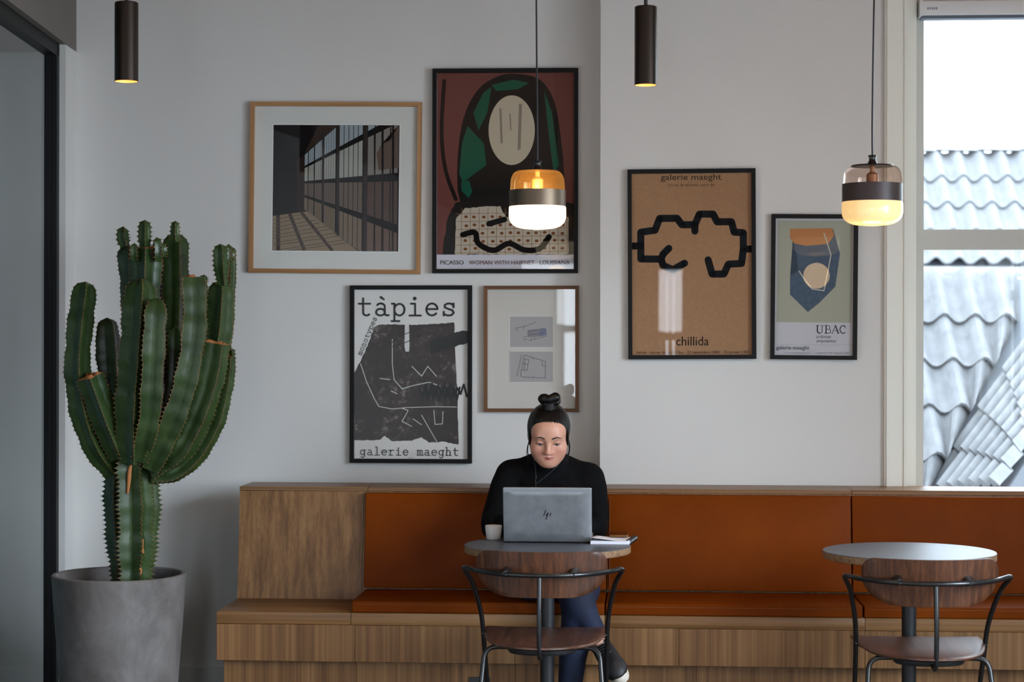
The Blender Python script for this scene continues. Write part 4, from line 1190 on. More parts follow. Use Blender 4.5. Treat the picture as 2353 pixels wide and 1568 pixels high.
# 6 -- small black frame, slate blue print
F = Frame('framed_poster', 'small black framed poster with a slate blue faceted shape, nearest the window', 'poster', 1770.5, 493.5, 1969, 826.5, YR, 9.5, 0.026, M['blackframe'], M['blackframe'], roll=math.radians(0.45), pitch=math.radians(-0.3))
pr = F.sheet('poster_print', (196, 195, 200))
q = lambda P: [(1750 + x * 250 / 1059, 470 + y * 370 / 1568) for (x, y) in P]
F.polys('print_area', pr, [q([(150, 158), (878, 158), (872, 1150), (145, 1150)])], (168, 168, 152))
def slate():
    t = NT('slate_blue_ink')
    t.set(color=t.ramp(t.noise(t.coord(), 70, 7, 0.7), [(0.3, lin(56, 72, 90)), (0.66, lin(72, 92, 112)), (0.74, lin(150, 158, 160))]), rough=0.7)
    return t.m
F.polys('print_area', pr, [q([(300, 300), (690, 240), (758, 480), (715, 800), (560, 960), (450, 1050), (275, 880), (275, 700), (362, 652), (330, 520)])], None, mat=slate())
F.polys('print_area', pr, [q([(270, 240), (680, 232), (700, 300), (640, 385), (420, 405), (310, 380), (270, 330)])], (188, 128, 84))  # orange patch is the pendant's reflection, painted flat on the print
F.strokes('ink_stroke', pr, [q([(362, 652), (420, 740), (490, 825), (605, 840), (640, 660), (670, 490), (600, 280)])], 2.4, (196, 194, 182))
B = (54, 62, 84)
UB = []
def sq(P): return [(1874.5 + x, 766 - y) for (x, y) in P]
UB += [(sq([(4, 17.5), (4, 5)] + arc(9.5, 5.5, 5.5, 5.2, 180, 270, 6)), 2.6), (sq(arc(9.5, 5.5, 5.5, 5.2, 270, 360, 6) + [(15, 17.5)]), 1.3), (sq([(0.5, 17.7), (8, 17.7)]), .9), (sq([(12, 17.7), (18.5, 17.7)]), .9)]
UB += [(sq([(24, .3), (24, 17.5)]), 2.6), (sq([(20.5, 17.7), (29, 17.7)] + arc(29, 13.5, 3.6, 4.2, 90, -90, 6) + [(25, 9.3)]), 1.2), (sq([(29, 9.3)] + arc(30, 4.8, 4.6, 4.6, 80, -90, 6) + [(20.5, .3)]), 1.4)]
UB += [(sq([(38, .5), (45.2, 18)]), 1.1), (sq([(45.2, 18), (52, .5)]), 2.6), (sq([(40.5, 6.2), (48.5, 6.2)]), 1.0), (sq([(35.5, .3), (41, .3)]), .9), (sq([(48.5, .3), (54.5, .3)]), .9)]
UB += [(sq(arc(62.8, 9, 7, 8.8, 50, 310, 12)), 2.0), (sq([(67.4, 17.5), (67.4, 12.5)]), 1.1)]
F.strokes('lettering', pr, UB, 2, B)
F.text(pr, 'ardoises', 1875.5, 767.5 + 2, 1909, 777.5, (104, 110, 122), 0.22); F.text(pr, 'empreintes', 1875.5, 780, 1921, 789.5, (104, 110, 122), 0.22)
F.text(pr, 'galerie maeght', 1784.5, 795, 1860.5, 807, (62, 66, 84))
F.text(pr, '14 rue de téhéran, paris 8', 1803, 809, 1860, 814.5, (136, 138, 148), 0.15); F.text(pr, '1 décembre 1979 - 28 janvier 1980', 1875.5, 809, 1951, 814.5, (136, 138, 148), 0.15)
F.strokes('ink_stroke', pr, [q([(145, 1367), (870, 1367)])], 0.5, (160, 160, 164), dots=False)

# ------------------------------------------------------------------ planter and cactus
YPL = 7.17
pc = at(274, 1318.5, YPL)
sP = pc.y / FPX * 1.0
depthP = -(CROT.transposed() @ (pc - CAM)).z
sP = depthP / FPX
RP = 153 * sP
zr = pc.z
pl = thing('concrete_planter', 'large round grey concrete planter holding the cactus', 'planter', (pc.x, pc.y, 0))
MB().lathe([(0, 0.0), (RP * 0.80, 0.0), (RP * 0.815, 0.01), (RP * 0.985, zr - 0.05), (RP, zr - 0.004), (RP - 0.004, zr), (RP - 0.016, zr), (RP - 0.02, zr - 0.004), (RP - 0.032, zr - 0.16)], (pc.x, pc.y, 0), 96, cap=False).build('pot', M['concrete'], pl, True, angle=35)
ms = MB(); n = 40
ms.lathe([(RP - 0.03, zr - 0.105), (RP * 0.7, zr - 0.098), (RP * 0.35, zr - 0.104), (0.0, zr - 0.1)], (pc.x, pc.y, 0), 48, cap=False)
for v in ms.v: v.z += rnd.uniform(-0.006, 0.006)
ms.build('soil', M['soil'], pl, True)

def cactus_mat():
    t = NT('cactus_green')
    at_ = t.n('Attribute'); at_.attribute_name = 'rib'
    v = t.noise(t.coord(), 14, 5, 0.6)
    base = t.ramp(v, [(0.25, lin(31, 47, 22)), (0.5, lin(44, 62, 29)), (0.78, lin(60, 78, 40))])
    edge = t.ramp(t.noise(t.coord(), 120, 3), [(0.35, lin(76, 80, 42)), (0.62, lin(138, 100, 60))])
    mx = t.n('Mix', data_type='RGBA')
    fa = t.ramp(at_.outputs['Fac'], [(0.90, (0, 0, 0, 1)), (0.985, (1, 1, 1, 1))])
    t.l(fa, mx.inputs[0]); t.l(base, mx.inputs[6]); t.l(edge, mx.inputs[7])
    t.set(color=mx.outputs[2], rough=0.36, spec=0.45)
    w = t.n('TexWave'); w.inputs['Scale'].default_value = 60; w.inputs['Distortion'].default_value = 3; w.bands_direction = 'DIAGONAL'
    t.l(t.coord(scale=(1, 1, 1)), w.inputs['Vector'])
    t.bump(w.outputs['Fac'], 0.10, 0.0012)
    return t.m
M['cactus'] = cactus_mat()
M['spine'] = plain('cactus_spine', lin(150, 102, 66), 0.7)
M['scar'] = plain('dry_brown_scar', lin(168, 106, 58), 0.8)
cac = thing('candelabra_cactus', 'tall many armed green cactus growing in the concrete planter', 'cactus', (pc.x, pc.y, zr - 0.1))
def stem(pts, hw, dy, cut=False, ribs=4, twist=0.0, serr=0.028, taper=0.8, name='stem', seed=0, rot=0.6, cutscale=0.9):
    """pts: photograph pixels from the root up; hw: half width in pixels; dy: metres behind the planter's middle"""
    r_ = random.Random(seed * 31 + 5)
    n0 = len(pts)
    dys = dy if isinstance(dy, (list, tuple)) else [dy] * n0
    P = [at(p[0], p[1], YPL + d) for p, d in zip(pts, dys)]
    path = crom(P, 10)
    # resample
    L = [0.0]
    for a, b in zip(path, path[1:]): L.append(L[-1] + (b - a).length)
    T = L[-1]
    step = 0.0085
    N = max(10, int(T / step))
    res = []
    j = 0
    for i in range(N + 1):
        d = T * i / N
        while j < len(L) - 2 and L[j + 1] < d: j += 1
        tt = (d - L[j]) / max(L[j + 1] - L[j], 1e-9)
        res.append(path[j].lerp(path[j + 1], tt))
    R = hw * sP
    prof = [(0.0, 1.0, 1.0), (0.16, 0.83, 0.0), (0.34, 0.66, 0), (0.5, 0.60, 0), (0.66, 0.66, 0), (0.84, 0.83, 0)]
    K = len(prof)
    vs = []; fs = []; ribv = []
    nodes = []
    nx = Vector((1, 0, 0))
    ph0 = r_.uniform(0, 6)
    node_every = 2
    for i, p in enumerate(res):
        a = res[max(i - 1, 0)]; b = res[min(i + 1, N)]
        t = (b - a).normalized()
        nx = (nx - t * nx.dot(t)).normalized(); ny = t.cross(nx)
        s = i / N
        d_end = T * (1 - s)
        k = taper + (1 - taper) * min(1, s / 0.28)
        if not cut:
            e = min(1.0, d_end / (R * 1.5))
            k *= math.sqrt(max(0.0, 1 - (1 - e) ** 2)) * 0.93 + 0.07
        k *= 1 + 0.05 * math.sin(s * T * 40 + ph0) + 0.03 * math.sin(s * T * 95 + 2 * ph0)
        for rb in range(ribs):
            for (f, rr, tipf) in prof:
                an = rot + twist * s * T + 2 * PI * (rb + f) / ribs
                zig = 1 + (serr if (i + rb) % 2 == 0 else -serr * 0.5) * (1 if tipf else 0)
                rad = R * 1.16 * k * rr * zig
                vs.append(p + nx * math.cos(an) * rad + ny * math.sin(an) * rad)
                ribv.append(1.0 if tipf else (rr - 0.6) * 1.6)
            if (i + rb) % 2 == 0 and 0 < i < N:
                nodes.append((vs[-K].copy(), (vs[-K] - p).normalized(), t.copy()))
    W = ribs * K
    for i in range(N):
        for k in range(W):
            k2 = (k + 1) % W
            fs.append((i * W + k, i * W + k2, (i + 1) * W + k2, (i + 1) * W + k))
    vs.append(res[0]); ribv.append(0.3); c0 = len(vs) - 1
    vs.append(res[-1] + (res[-1] - res[-2]).normalized() * (-0.01 if cut else 0.002)); ribv.append(0.3); c1 = len(vs) - 1
    for k in range(W):
        k2 = (k + 1) % W
        fs.append((c0, k2, k))
        if not cut: fs.append((c1, N * W + k, N * W + k2))
    o = mesh(name, vs, fs, M['cactus'], cac, True, angle=75)
    at_ = o.data.attributes.new('rib', 'FLOAT', 'POINT'); at_.data.foreach_set('value', ribv)
    if cut:
        m = MB()
        ring = [vs[N * W + k] for k in range(W)]
        cc_ = res[-1]
        ring2 = [cc_ + (v - cc_) * 0.72 + (res[-1] - res[-2]).normalized() * r_.uniform(0.0, 0.012) for v in ring]
        m.add(ring + ring2 + [cc_ - (res[-1] - res[-2]).normalized() * 0.008], [(k, (k + 1) % W, W + (k + 1) % W, W + k) for k in range(W)] + [(2 * W, W + k, W + (k + 1) % W) for k in range(W)])
        m.build('cut_end', M['scar'], o, True, angle=60)
    m = MB()
    for (p, d, t) in nodes:
        sd = d.cross(t).normalized()
        r = 0.0021
        m.add([p + d * r * 1.2, p + t * r * 1.3, p + sd * r, p - t * r * 1.3, p - sd * r], [(0, 1, 2), (0, 2, 3), (0, 3, 4), (0, 4, 1)])
        for sg in (-1, 1):
            tip = p + d * 0.0055 + sd * sg * 0.0034 + t * 0.001
            m.add([p + t * 0.0011, p - t * 0.0011, p + sd * sg * 0.0013, tip], [(0, 1, 3), (1, 2, 3), (2, 0, 3)])
    so = m.build('spines', M['spine'], o)
    so['kind'] = 'stuff'
    return o
# trunks
stem([(306, 1352), (307, 1250), (307, 1150), (302, 1060), (302, 1030)], 36, -0.03, ribs=5, serr=0.14, taper=0.85, name='trunk', seed=1, rot=0.35)
stem([(282, 1352), (272, 1250), (266, 1170), (268, 1090), (280, 1020)], 23, 0.04, ribs=4, serr=0.16, taper=0.8, name='trunk', seed=2, rot=0.1)
stem([(326, 1352), (332, 1260), (340, 1180), (338, 1110), (334, 1050)], 23, 0.03, ribs=4, serr=0.18, taper=0.75, name='trunk', seed=3, rot=0.3)
# arms, outer left to right
stem([(262, 1088), (222, 1035), (192, 955), (178, 860), (183, 760), (197, 648)], 25, [-0.02, -0.05, -0.08, -0.09, -0.08, -0.06], seed=4, rot=0.5)
stem([(278, 1050), (250, 985), (224, 915), (206, 866)], 27, [-0.05, -0.09, -0.12, -0.14], cut=True, seed=5, rot=0.35)
stem([(288, 1050), (270, 960), (253, 860), (246, 731)], 28, [0.05, 0.08, 0.1, 0.1], seed=6, rot=0.75)
stem([(305, 1062), (303, 960), (312, 830), (320, 720), (325, 640)], 33, [-0.07, -0.11, -0.14, -0.14, -0.13], seed=7, rot=0.35)
stem([(322, 1055), (345, 960), (352, 850), (356, 760), (361, 686)], 28, [-0.08, -0.14, -0.18, -0.19, -0.18], seed=8, rot=0.9)
stem([(322, 1020), (328, 880), (330, 740), (334, 640), (336, 572)], 31, [0.02, 0.05, 0.06, 0.06, 0.06], cut=True, seed=9, rot=0.2)
stem([(310, 960), (306, 800), (302, 680), (292, 562)], 21, [0.06, 0.1, 0.11, 0.11], seed=10, rot=0.3)
stem([(345, 1000), (392, 850), (404, 700), (404, 590), (402, 535)], 27, [0.06, 0.12, 0.14, 0.14, 0.14], seed=11, rot=0.55)
stem([(345, 990), (366, 850), (376, 700), (380, 580)], 22, [0.08, 0.14, 0.17, 0.17], seed=12, rot=0.2)
stem([(348, 1075), (392, 985), (428, 880), (448, 760), (448, 640)], 30, [-0.06, -0.11, -0.14, -0.14, -0.12], cut=True, seed=13, rot=0.8)
stem([(352, 1085), (420, 1030), (468, 930), (490, 850), (500, 790)], 27, [-0.03, -0.06, -0.08, -0.08, -0.08], cut=True, seed=14, rot=0.4)
stem([(350, 1096), (410, 1085), (470, 1020), (506, 930), (521, 820)], 21, [0.0, 0.0, 0.0, 0.01, 0.02], cut=True, seed=15, rot=0.6)
stem([(440, 1000), (478, 880), (500, 760), (508, 646)], 28, [0.02, 0.04, 0.05, 0.05], seed=16, rot=0.35)
stem([(360, 1010), (396, 900), (404, 820), (404, 750)], 20, [-0.0, 0.03, 0.04, 0.04], seed=17, rot=0.8)
stem([(505, 900), (522, 760), (528, 640), (530, 566)], 12, [0.06, 0.09, 0.1, 0.1], seed=18, rot=0.3)
# young pups on the cut tops
for i, (a, hwp) in enumerate([([(334, 575), (332, 545), (333, 506)], 12), ([(287, 566), (282, 545), (283, 521)], 12), ([(310, 598), (308, 580), (309, 559)], 10), ([(362, 600), (363, 575), (360, 546)], 11), ([(372, 590), (374, 575), (373, 560)], 8),
                               ([(404, 555), (402, 535), (403, 508)], 9), ([(512, 655), (507, 610), (506, 561)], 14), ([(514, 648), (518, 610), (516, 596)], 10), ([(527, 610), (526, 590), (525, 561)], 8), ([(532, 600), (533, 590), (533, 576)], 5), ([(465, 650), (468, 640), (470, 632)], 8), ([(528, 835), (531, 812), (529, 800)], 8)]):
    stem(a, hwp, [0.03, 0.02, 0.02] if i not in (6,) else [0.02, 0.0, -0.01], serr=0.16, taper=0.75, name='pup', seed=30 + i, rot=0.3 + i * 0.3, ribs=4)
# dry corky scars down the trunk
def scar(pts, dy, w):
    P = crom([at(x, y, YPL + dy) for (x, y) in pts], 6)
    n = len(P)
    MB().tube(P, [w * sP * (0.4 + 0.6 * math.sin(PI * (i + 0.5) / n)) for i in range(n)], 6, True, 0.6).build('bark_scar', M['scar'], cac, True)
scar([(304, 1057), (298, 1080), (296, 1105), (293, 1135)], -0.083, 5)
scar([(328, 1240), (326, 1262), (330, 1272)], -0.068, 4)
scar([(322, 1305), (323, 1320)], -0.07, 4)

# ------------------------------------------------------------------ seated person
class Field:
    """implicit solid on a rectilinear grid, meshed with surface nets"""
    def __init__(s, xs, ys, zs):
        s.a = [np.asarray(q, dtype=np.float32) for q in (xs, ys, zs)]
        s.F = np.full([len(q) for q in s.a], 1.0, dtype=np.float32)
    def sub(s, lo, hi):
        sl = []
        for q, l, h in zip(s.a, lo, hi):
            i0 = max(int(np.searchsorted(q, l)) - 1, 0); i1 = min(int(np.searchsorted(q, h)) + 1, len(q))
            if i1 <= i0: return None
            sl.append(slice(i0, i1))
        X = s.a[0][sl[0]][:, None, None]; Y = s.a[1][sl[1]][None, :, None]; Z = s.a[2][sl[2]][None, None, :]
        return tuple(sl), X, Y, Z
    def put(s, lo, hi, fn, k, op):
        mg = max(k, 0.0) * 1.5 + 0.02
        r = s.sub([v - mg for v in lo], [v + mg for v in hi])
        if r is None: return
        sl, X, Y, Z = r
        d = fn(X, Y, Z).astype(np.float32)
        A = s.F[sl]
        if op == 'cut':
            d = -d
            if k > 0:
                h = np.clip(0.5 - 0.5 * (A - d) / k, 0, 1) 
                s.F[sl] = A * (1 - h) + d * h + k * h * (1 - h)
            else: s.F[sl] = np.maximum(A, d)
        else:
            if k > 0:
                h = np.clip(0.5 + 0.5 * (A - d) / k, 0, 1)
                s.F[sl] = A * (1 - h) + d * h - k * h * (1 - h)
            else: s.F[sl] = np.minimum(A, d)
    def cone(s, a, b, ra, rb, k=0.02, op='add', off=0.0):
        a = np.array(a, dtype=np.float32); b = np.array(b, dtype=np.float32)
        ra += off; rb += off
        ba = b - a; L2 = float(ba @ ba) + 1e-12
        def fn(X, Y, Z):
            px, py, pz = X - a[0], Y - a[1], Z - a[2]
            t = np.clip((px * ba[0] + py * ba[1] + pz * ba[2]) / L2, 0, 1)
            return np.sqrt((px - t * ba[0]) ** 2 + (py - t * ba[1]) ** 2 + (pz - t * ba[2]) ** 2) - (ra + (rb - ra) * t)
        R = max(ra, rb)
        s.put(np.minimum(a, b) - R, np.maximum(a, b) + R, fn, k, op)
        return s
    def ell(s, c, r, k=0.02, op='add', B=None, off=0.0):
        c = np.array(c, dtype=np.float32); r = np.array(r, dtype=np.float32) + off
        B = np.eye(3, dtype=np.float32) if B is None else np.asarray(B, dtype=np.float32)   # columns = local axes
        def fn(X, Y, Z):
            px, py, pz = X - c[0], Y - c[1], Z - c[2]
            q = [(px * B[0, i] + py * B[1, i] + pz * B[2, i]) for i in range(3)]
            k0 = np.sqrt(sum((q[i] / r[i]) ** 2 for i in range(3)))
            k1 = np.sqrt(sum((q[i] / r[i] ** 2) ** 2 for i in range(3))) + 1e-9
            return k0 * (k0 - 1) / k1
        R = float(r.max())
        s.put(c - R, c + R, fn, k, op)
        return s
    def half(s, p, n, op='cut', k=0.0):
        """cut away the side the normal points to"""
        p = np.array(p, dtype=np.float32); n = np.array(n, dtype=np.float32); n = n / np.linalg.norm(n)
        def fn(X, Y, Z): return -((X - p[0]) * n[0] + (Y - p[1]) * n[1] + (Z - p[2]) * n[2])
        lo = [q[0] for q in s.a]; hi = [q[-1] for q in s.a]
        s.put(lo, hi, fn, k, op)
        return s
    def nets(s):
        F = s.F; nx, ny, nz = F.shape
        S = F < 0
        c = [S[i:nx - 1 + i, j:ny - 1 + j, k:nz - 1 + k] for i in (0, 1) for j in (0, 1) for k in (0, 1)]
        anyv = c[0].copy(); allv = c[0].copy()
        for q in c[1:]: anyv |= q; allv &= q
        act = anyv & ~allv
        I = np.argwhere(act)
        ids = np.full(act.shape, -1, dtype=np.int64); ids[act] = np.arange(len(I))
        corner = [(i, j, k) for i in (0, 1) for j in (0, 1) for k in (0, 1)]
        val = np.stack([F[I[:, 0] + i, I[:, 1] + j, I[:, 2] + k] for (i, j, k) in corner])
        acc = np.zeros((len(I), 3)); cnt = np.zeros(len(I))
        for a in range(8):
            for b in range(a + 1, 8):
                df = [corner[b][m] - corner[a][m] for m in range(3)]
                if sum(abs(v) for v in df) != 1: continue
                va, vb = val[a], val[b]
                m = (va < 0) != (vb < 0)
                t = np.where(m, va / np.where(m, va - vb, 1), 0)
                for ax in range(3):
                    acc[:, ax] += np.where(m, corner[a][ax] + t * df[ax], 0)
                cnt += m
        loc = acc / cnt[:, None]
        V = np.empty_like(loc)
        for ax in range(3):
            g0 = s.a[ax][I[:, ax]]; g1 = s.a[ax][I[:, ax] + 1]
            V[:, ax] = g0 + (g1 - g0) * loc[:, ax]
        Q = []
        for ax in range(3):
            sl0 = [slice(1, -1)] * 3; sl1 = [slice(1, -1)] * 3
            sl0[ax] = slice(0, -1); sl1[ax] = slice(1, None)
            A = S[tuple(sl0)]; Bv = S[tuple(sl1)]
            E = np.argwhere(A != Bv)
            if len(E) == 0: continue
            inside = A[E[:, 0], E[:, 1], E[:, 2]]
            base = E.copy()
            o = [m for m in range(3) if m != ax]
            for m in o: base[:, m] += 1
            def cell(d0, d1):
                q = base.copy(); q[:, o[0]] -= d0; q[:, o[1]] -= d1
                return ids[q[:, 0], q[:, 1], q[:, 2]]
            quad = np.stack([cell(1, 1), cell(0, 1), cell(0, 0), cell(1, 0)], 1)
            flip = inside if ax != 1 else ~inside
            quad[~flip] = quad[~flip][:, ::-1]
            Q.append(quad)
        Q = np.concatenate(Q)
        return V, Q[(Q >= 0).all(1)]
def axis_steps(spans):
    out = [spans[0][0]]
    for (a, b, st) in spans:
        n = max(1, int(round((b - a) / st)))
        out += [a + (b - a) * i / n for i in range(1, n + 1)]
    return out
def net_obj(name, fld, mat, parent, tint=None, relax=1):
    V, Q = fld.nets()
    if relax:
        for _ in range(relax):
            acc = np.zeros_like(V); cnt = np.zeros(len(V))
            for a, b in ((0, 1), (1, 2), (2, 3), (3, 0)):
                np.add.at(acc, Q[:, a], V[Q[:, b]]); np.add.at(cnt, Q[:, a], 1)
                np.add.at(acc, Q[:, b], V[Q[:, a]]); np.add.at(cnt, Q[:, b], 1)
            V = V * 0.5 + 0.5 * acc / np.maximum(cnt, 1)[:, None]
    o = mesh(name, V.tolist(), Q.tolist(), mat, parent, True)
    if tint is not None:
        at_ = o.data.color_attributes.new('tint', 'FLOAT_COLOR', 'POINT')
        at_.data.foreach_set('color', tint(V).astype(np.float32).ravel())
    return o

# --- landmarks
XC = at(1258, 1000, 7.55).x
seatz = ZS_T + 0.045
HP = math.radians(20)
hz = Vector((0.02, -math.sin(HP), math.cos(HP))).normalized()           # head up
hy = Vector((0.03, -math.cos(HP), -math.sin(HP))).normalized()          # face forward
hx = Vector((1, 0.03, -0.02)); hx = (hx - hz * hx.dot(hz) - hy * hx.dot(hy)).normalized()
HC = Vector((at(1261, 1000, 7.52).x, 7.52, 1.130))
HB = np.array([[hx[i], hy[i], hz[i]] for i in range(3)])
def H(x, y, z): return HC + hx * x + hy * y + hz * z
P_ = lambda x, y, z: Vector((XC + x, y, z))
SHL, SHR = P_(-0.150, 7.625, 0.965), P_(0.162, 7.625, 0.955)      # shoulders, image left / right
ELL_, ELR = P_(-0.212, 7.585, 0.765), P_(0.186, 7.585, 0.762)     # elbows
WRL, WRR = P_(-0.095, 7.395, 0.800), P_(0.095, 7.395, 0.800)      # wrists
HIL, HIR = P_(-0.105, 7.63, seatz + 0.078), P_(0.088, 7.64, seatz + 0.085)
KNL = Vector((at(1300, 1340, 7.215).x, 7.215, 0.628))             # crossed knee (leg from image left)
ANL = Vector((at(1377, 1478, 7.19).x, 7.19, at(1377, 1478, 7.19).z))
KNR = Vector((at(1327, 1400, 7.235).x, 7.235, 0.515))
ANR = Vector((at(1303, 1560, 7.20).x, 7.20, 0.095))
TOEL = Vector((at(1420, 1547, 7.02).x, 7.02, at(1420, 1547, 7.02).z))
SHOE_UP = Vector((-0.36, -0.54, 0.75))
TOER = ANR + Vector((-0.01, -0.15, -0.06))
def torso(f, off, k=0.05, neck=True):
    f.ell(P_(0, 7.625, seatz + 0.085), (0.165, 0.112, 0.10), 0, off=off)
    f.ell(P_(0, 7.618, 0.74), (0.128, 0.092, 0.16), k, off=off)
    f.ell(P_(0.003, 7.615, 0.885), (0.142, 0.094, 0.135), k, off=off)
    f.cone(SHL + Vector((0.02, 0.01, -0.012)), SHR + Vector((-0.02, 0.01, -0.012)), 0.058, 0.058, 0.045, off=off)
    for sg, S_ in ((-1, SHL), (1, SHR)): f.cone(P_(sg * 0.035, 7.64, 1.025), S_ + Vector((-sg * 0.01, 0.01, 0.012)), 0.036, 0.040, 0.03, off=off)
    for sx in (-0.06, 0.066): f.ell(P_(sx, 7.545, 0.875), (0.06, 0.052, 0.056), 0.04, off=off)
    f.cone(P_(0, 7.635, 0.985), H(0, -0.028, -0.115), 0.066, 0.054, 0.035, off=off)
def arms(f, off, wrist=True):
    for S_, E_, W_ in ((SHL, ELL_, WRL), (SHR, ELR, WRR)):
        f.cone(S_, E_, 0.055, 0.044, 0.03, off=off)
        f.cone(S_ + (E_ - S_) * 0.25, S_ + (E_ - S_) * 0.7, 0.056, 0.052, 0.03, off=off)
        f.cone(E_, E_ + (W_ - E_) * 0.45, 0.043, 0.040, 0.012, off=off)
        f.cone(E_ + (W_ - E_) * 0.4, W_, 0.040, 0.026, 0.012, off=off)
def legs(f, off, k=0.03):
    for Hh, K_, A_ in ((HIL, KNL, ANL), (HIR, KNR, ANR)):
        m = Hh + (K_ - Hh) * 0.5 + (Vector((-0.045, 0.0, -0.012)) if K_ is KNL else Vector((0.01, 0, 0)))
        f.cone(Hh, m, 0.090, 0.078, k, off=off); f.cone(m, K_, 0.078, 0.054, k, off=off)
        c = K_ + (A_ - K_) * 0.35 + Vector((0, 0.012, 0))
        f.cone(K_, c, 0.052, 0.050, k * 0.6, off=off); f.cone(c, A_, 0.050, 0.033, k * 0.6, off=off)
M['skin'] = NT('skin')
_t = M['skin']
_a = _t.n('Attribute'); _a.attribute_name = 'tint'
_mx = _t.n('Mix', data_type='RGBA', blend_type='MULTIPLY'); _mx.inputs[0].default_value = 1.0
_t.l(_a.outputs['Color'], _mx.inputs[6])
_t.l(_t.ramp(_t.noise(_t.coord(), 90, 4), [(0.3, (0.95, 0.93, 0.92, 1)), (0.7, (1, 1, 1, 1))]), _mx.inputs[7])
_t.set(color=_mx.outputs[2], rough=0.42, spec=0.4)
_t.b.inputs['Subsurface Weight'].default_value = 0.10
_t.b.inputs['Subsurface Radius'].default_value = (0.010, 0.004, 0.002)
M['skin'] = _t.m

person = thing('person', 'person in a black turtleneck with a topknot, working at the laptop', 'person', (XC, 7.6, seatz))
# --- one continuous body
xs = axis_steps([(XC - 0.31, XC - 0.125, 0.006), (XC - 0.125, XC + 0.135, 0.0024), (XC + 0.135, XC + 0.29, 0.006)])
ys = axis_steps([(6.90, 7.24, 0.006), (7.24, 7.41, 0.003), (7.41, 7.64, 0.0024), (7.64, 7.80, 0.006)])
zs = axis_steps([(0.0, 0.755, 0.006), (0.755, 0.84, 0.003), (0.84, 0.98, 0.006), (0.98, 1.24, 0.0024), (1.24, 1.27, 0.006)])
f = Field(xs, ys, zs)
IN = -0.012
torso(f, IN); arms(f, IN); legs(f, IN)
# feet inside the shoes
for A_, T_, U_ in ((ANL, TOEL, SHOE_UP), (ANR, TOER, Vector((0, -0.1, 1)))):
    d_ = (T_ - A_).normalized(); u_ = (U_ - d_ * U_.dot(d_)).normalized()
    f.cone(A_, A_ - u_ * 0.025 + d_ * 0.015, 0.030, 0.026, 0.02); f.cone(A_ - u_ * 0.028 + d_ * 0.01, A_ - u_ * 0.038 + d_ * 0.12, 0.024, 0.016, 0.02)
# hands on the keyboard
ZK = ZT + 0.0205
for W_, sg in ((WRL, 1), (WRR, -1)):
    pb = W_ + Vector((sg * 0.006, -0.02, -0.004)); pk = W_ + Vector((sg * 0.022, -0.072, 0.004))
    f.cone(W_, pb, 0.021, 0.022, 0.01)
    lat = Vector((1, 0.12 * sg, 0))
    for q in (-0.024, -0.008, 0.008, 0.024):
        f.cone(pb + lat * q * 0.7, pk + lat * q, 0.0125, 0.0105, 0.010)
    for q, ln in ((-0.0275, 0.80), (-0.0095, 0.97), (0.009, 1.0), (0.027, 0.90)):
        if sg > 0: ln = {-0.0275: 0.80, -0.0095: 0.97, 0.009: 1.0, 0.027: 0.90}[q]
        else: ln = {-0.0275: 0.90, -0.0095: 1.0, 0.009: 0.97, 0.027: 0.80}[q]
        k0 = pk + lat * q + Vector((0, -0.002, 0.002))
        k1 = k0 + Vector((q * 0.15, -0.034 * ln, 0.004)); k2 = k1 + Vector((q * 0.1, -0.020 * ln, -0.014)); k3 = Vector((k2.x + q * 0.03, k2.y - 0.008 * ln, ZK + 0.0065))
        f.cone(k0, k1, 0.0095, 0.0085, 0.005); f.cone(k1, k2, 0.0084, 0.0075, 0.003); f.cone(k2, k3, 0.0075, 0.0063, 0.003)
    t0 = pb + lat * sg * 0.02 + Vector((0, -0.008, -0.004)); t1 = t0 + Vector((sg * 0.022, -0.026, -0.002)); t2 = t1 + Vector((sg * 0.008, -0.024, -0.005))
    f.cone(t0, t1, 0.0115, 0.0098, 0.008); f.cone(t1, t2, 0.0096, 0.0075, 0.004)
# head
f.ell(H(0, -0.012, 0.038), (0.072, 0.090, 0.080), 0.02, B=HB)
f.ell(H(0, 0.030, -0.028), (0.0655, 0.060, 0.078), 0.03, B=HB)
f.ell(H(0, 0.045, 0.035), (0.060, 0.045, 0.045), 0.025, B=HB)
for sx in (-1, 1):
    f.cone(H(sx * 0.050, 0.004, -0.044), H(sx * 0.017, 0.062, -0.084), 0.021, 0.020, 0.028)
    f.ell(H(sx * 0.033, 0.048, -0.056), (0.022, 0.028, 0.026), 0.022, B=HB)
    f.ell(H(sx * 0.040, 0.056, -0.034), (0.026, 0.026, 0.026), 0.022, B=HB)
    f.ell(H(sx * 0.0735, -0.012, -0.008), (0.009, 0.017, 0.029), 0.006, B=HB)
f.ell(H(0, 0.072, -0.086), (0.021, 0.018, 0.016), 0.020, B=HB)
f.ell(H(0, 0.068, -0.060), (0.032, 0.022, 0.026), 0.02, B=HB)
f.cone(H(-0.034, 0.074, 0.022), H(0.034, 0.074, 0.022), 0.013, 0.013, 0.015)
for sx in (-1, 1):
    f.ell(H(sx * 0.0315, 0.098, -0.001), (0.019, 0.016, 0.0125), 0.012, 'cut', B=HB)
# lids
EY = 0.0745
EB = {}
for sx in (-1, 1):
    e = H(sx * 0.0315, EY, -0.002)
    EB[sx] = e
    g = Field(axis_steps([(e.x - 0.024, e.x + 0.024, 0.0024)]), axis_steps([(e.y - 0.024, e.y + 0.024, 0.0024)]), axis_steps([(e.z - 0.024, e.z + 0.024, 0.0024)]))
    f.ell(e + hz * 0.0030 - hy * 0.0002, (0.0158, 0.0132, 0.0118), 0.003, B=HB)
    # opening between the lids
    f.ell(e + hy * 0.014 - hz * 0.0052, (0.0130, 0.0088, 0.0056), 0.0015, 'cut', B=HB)
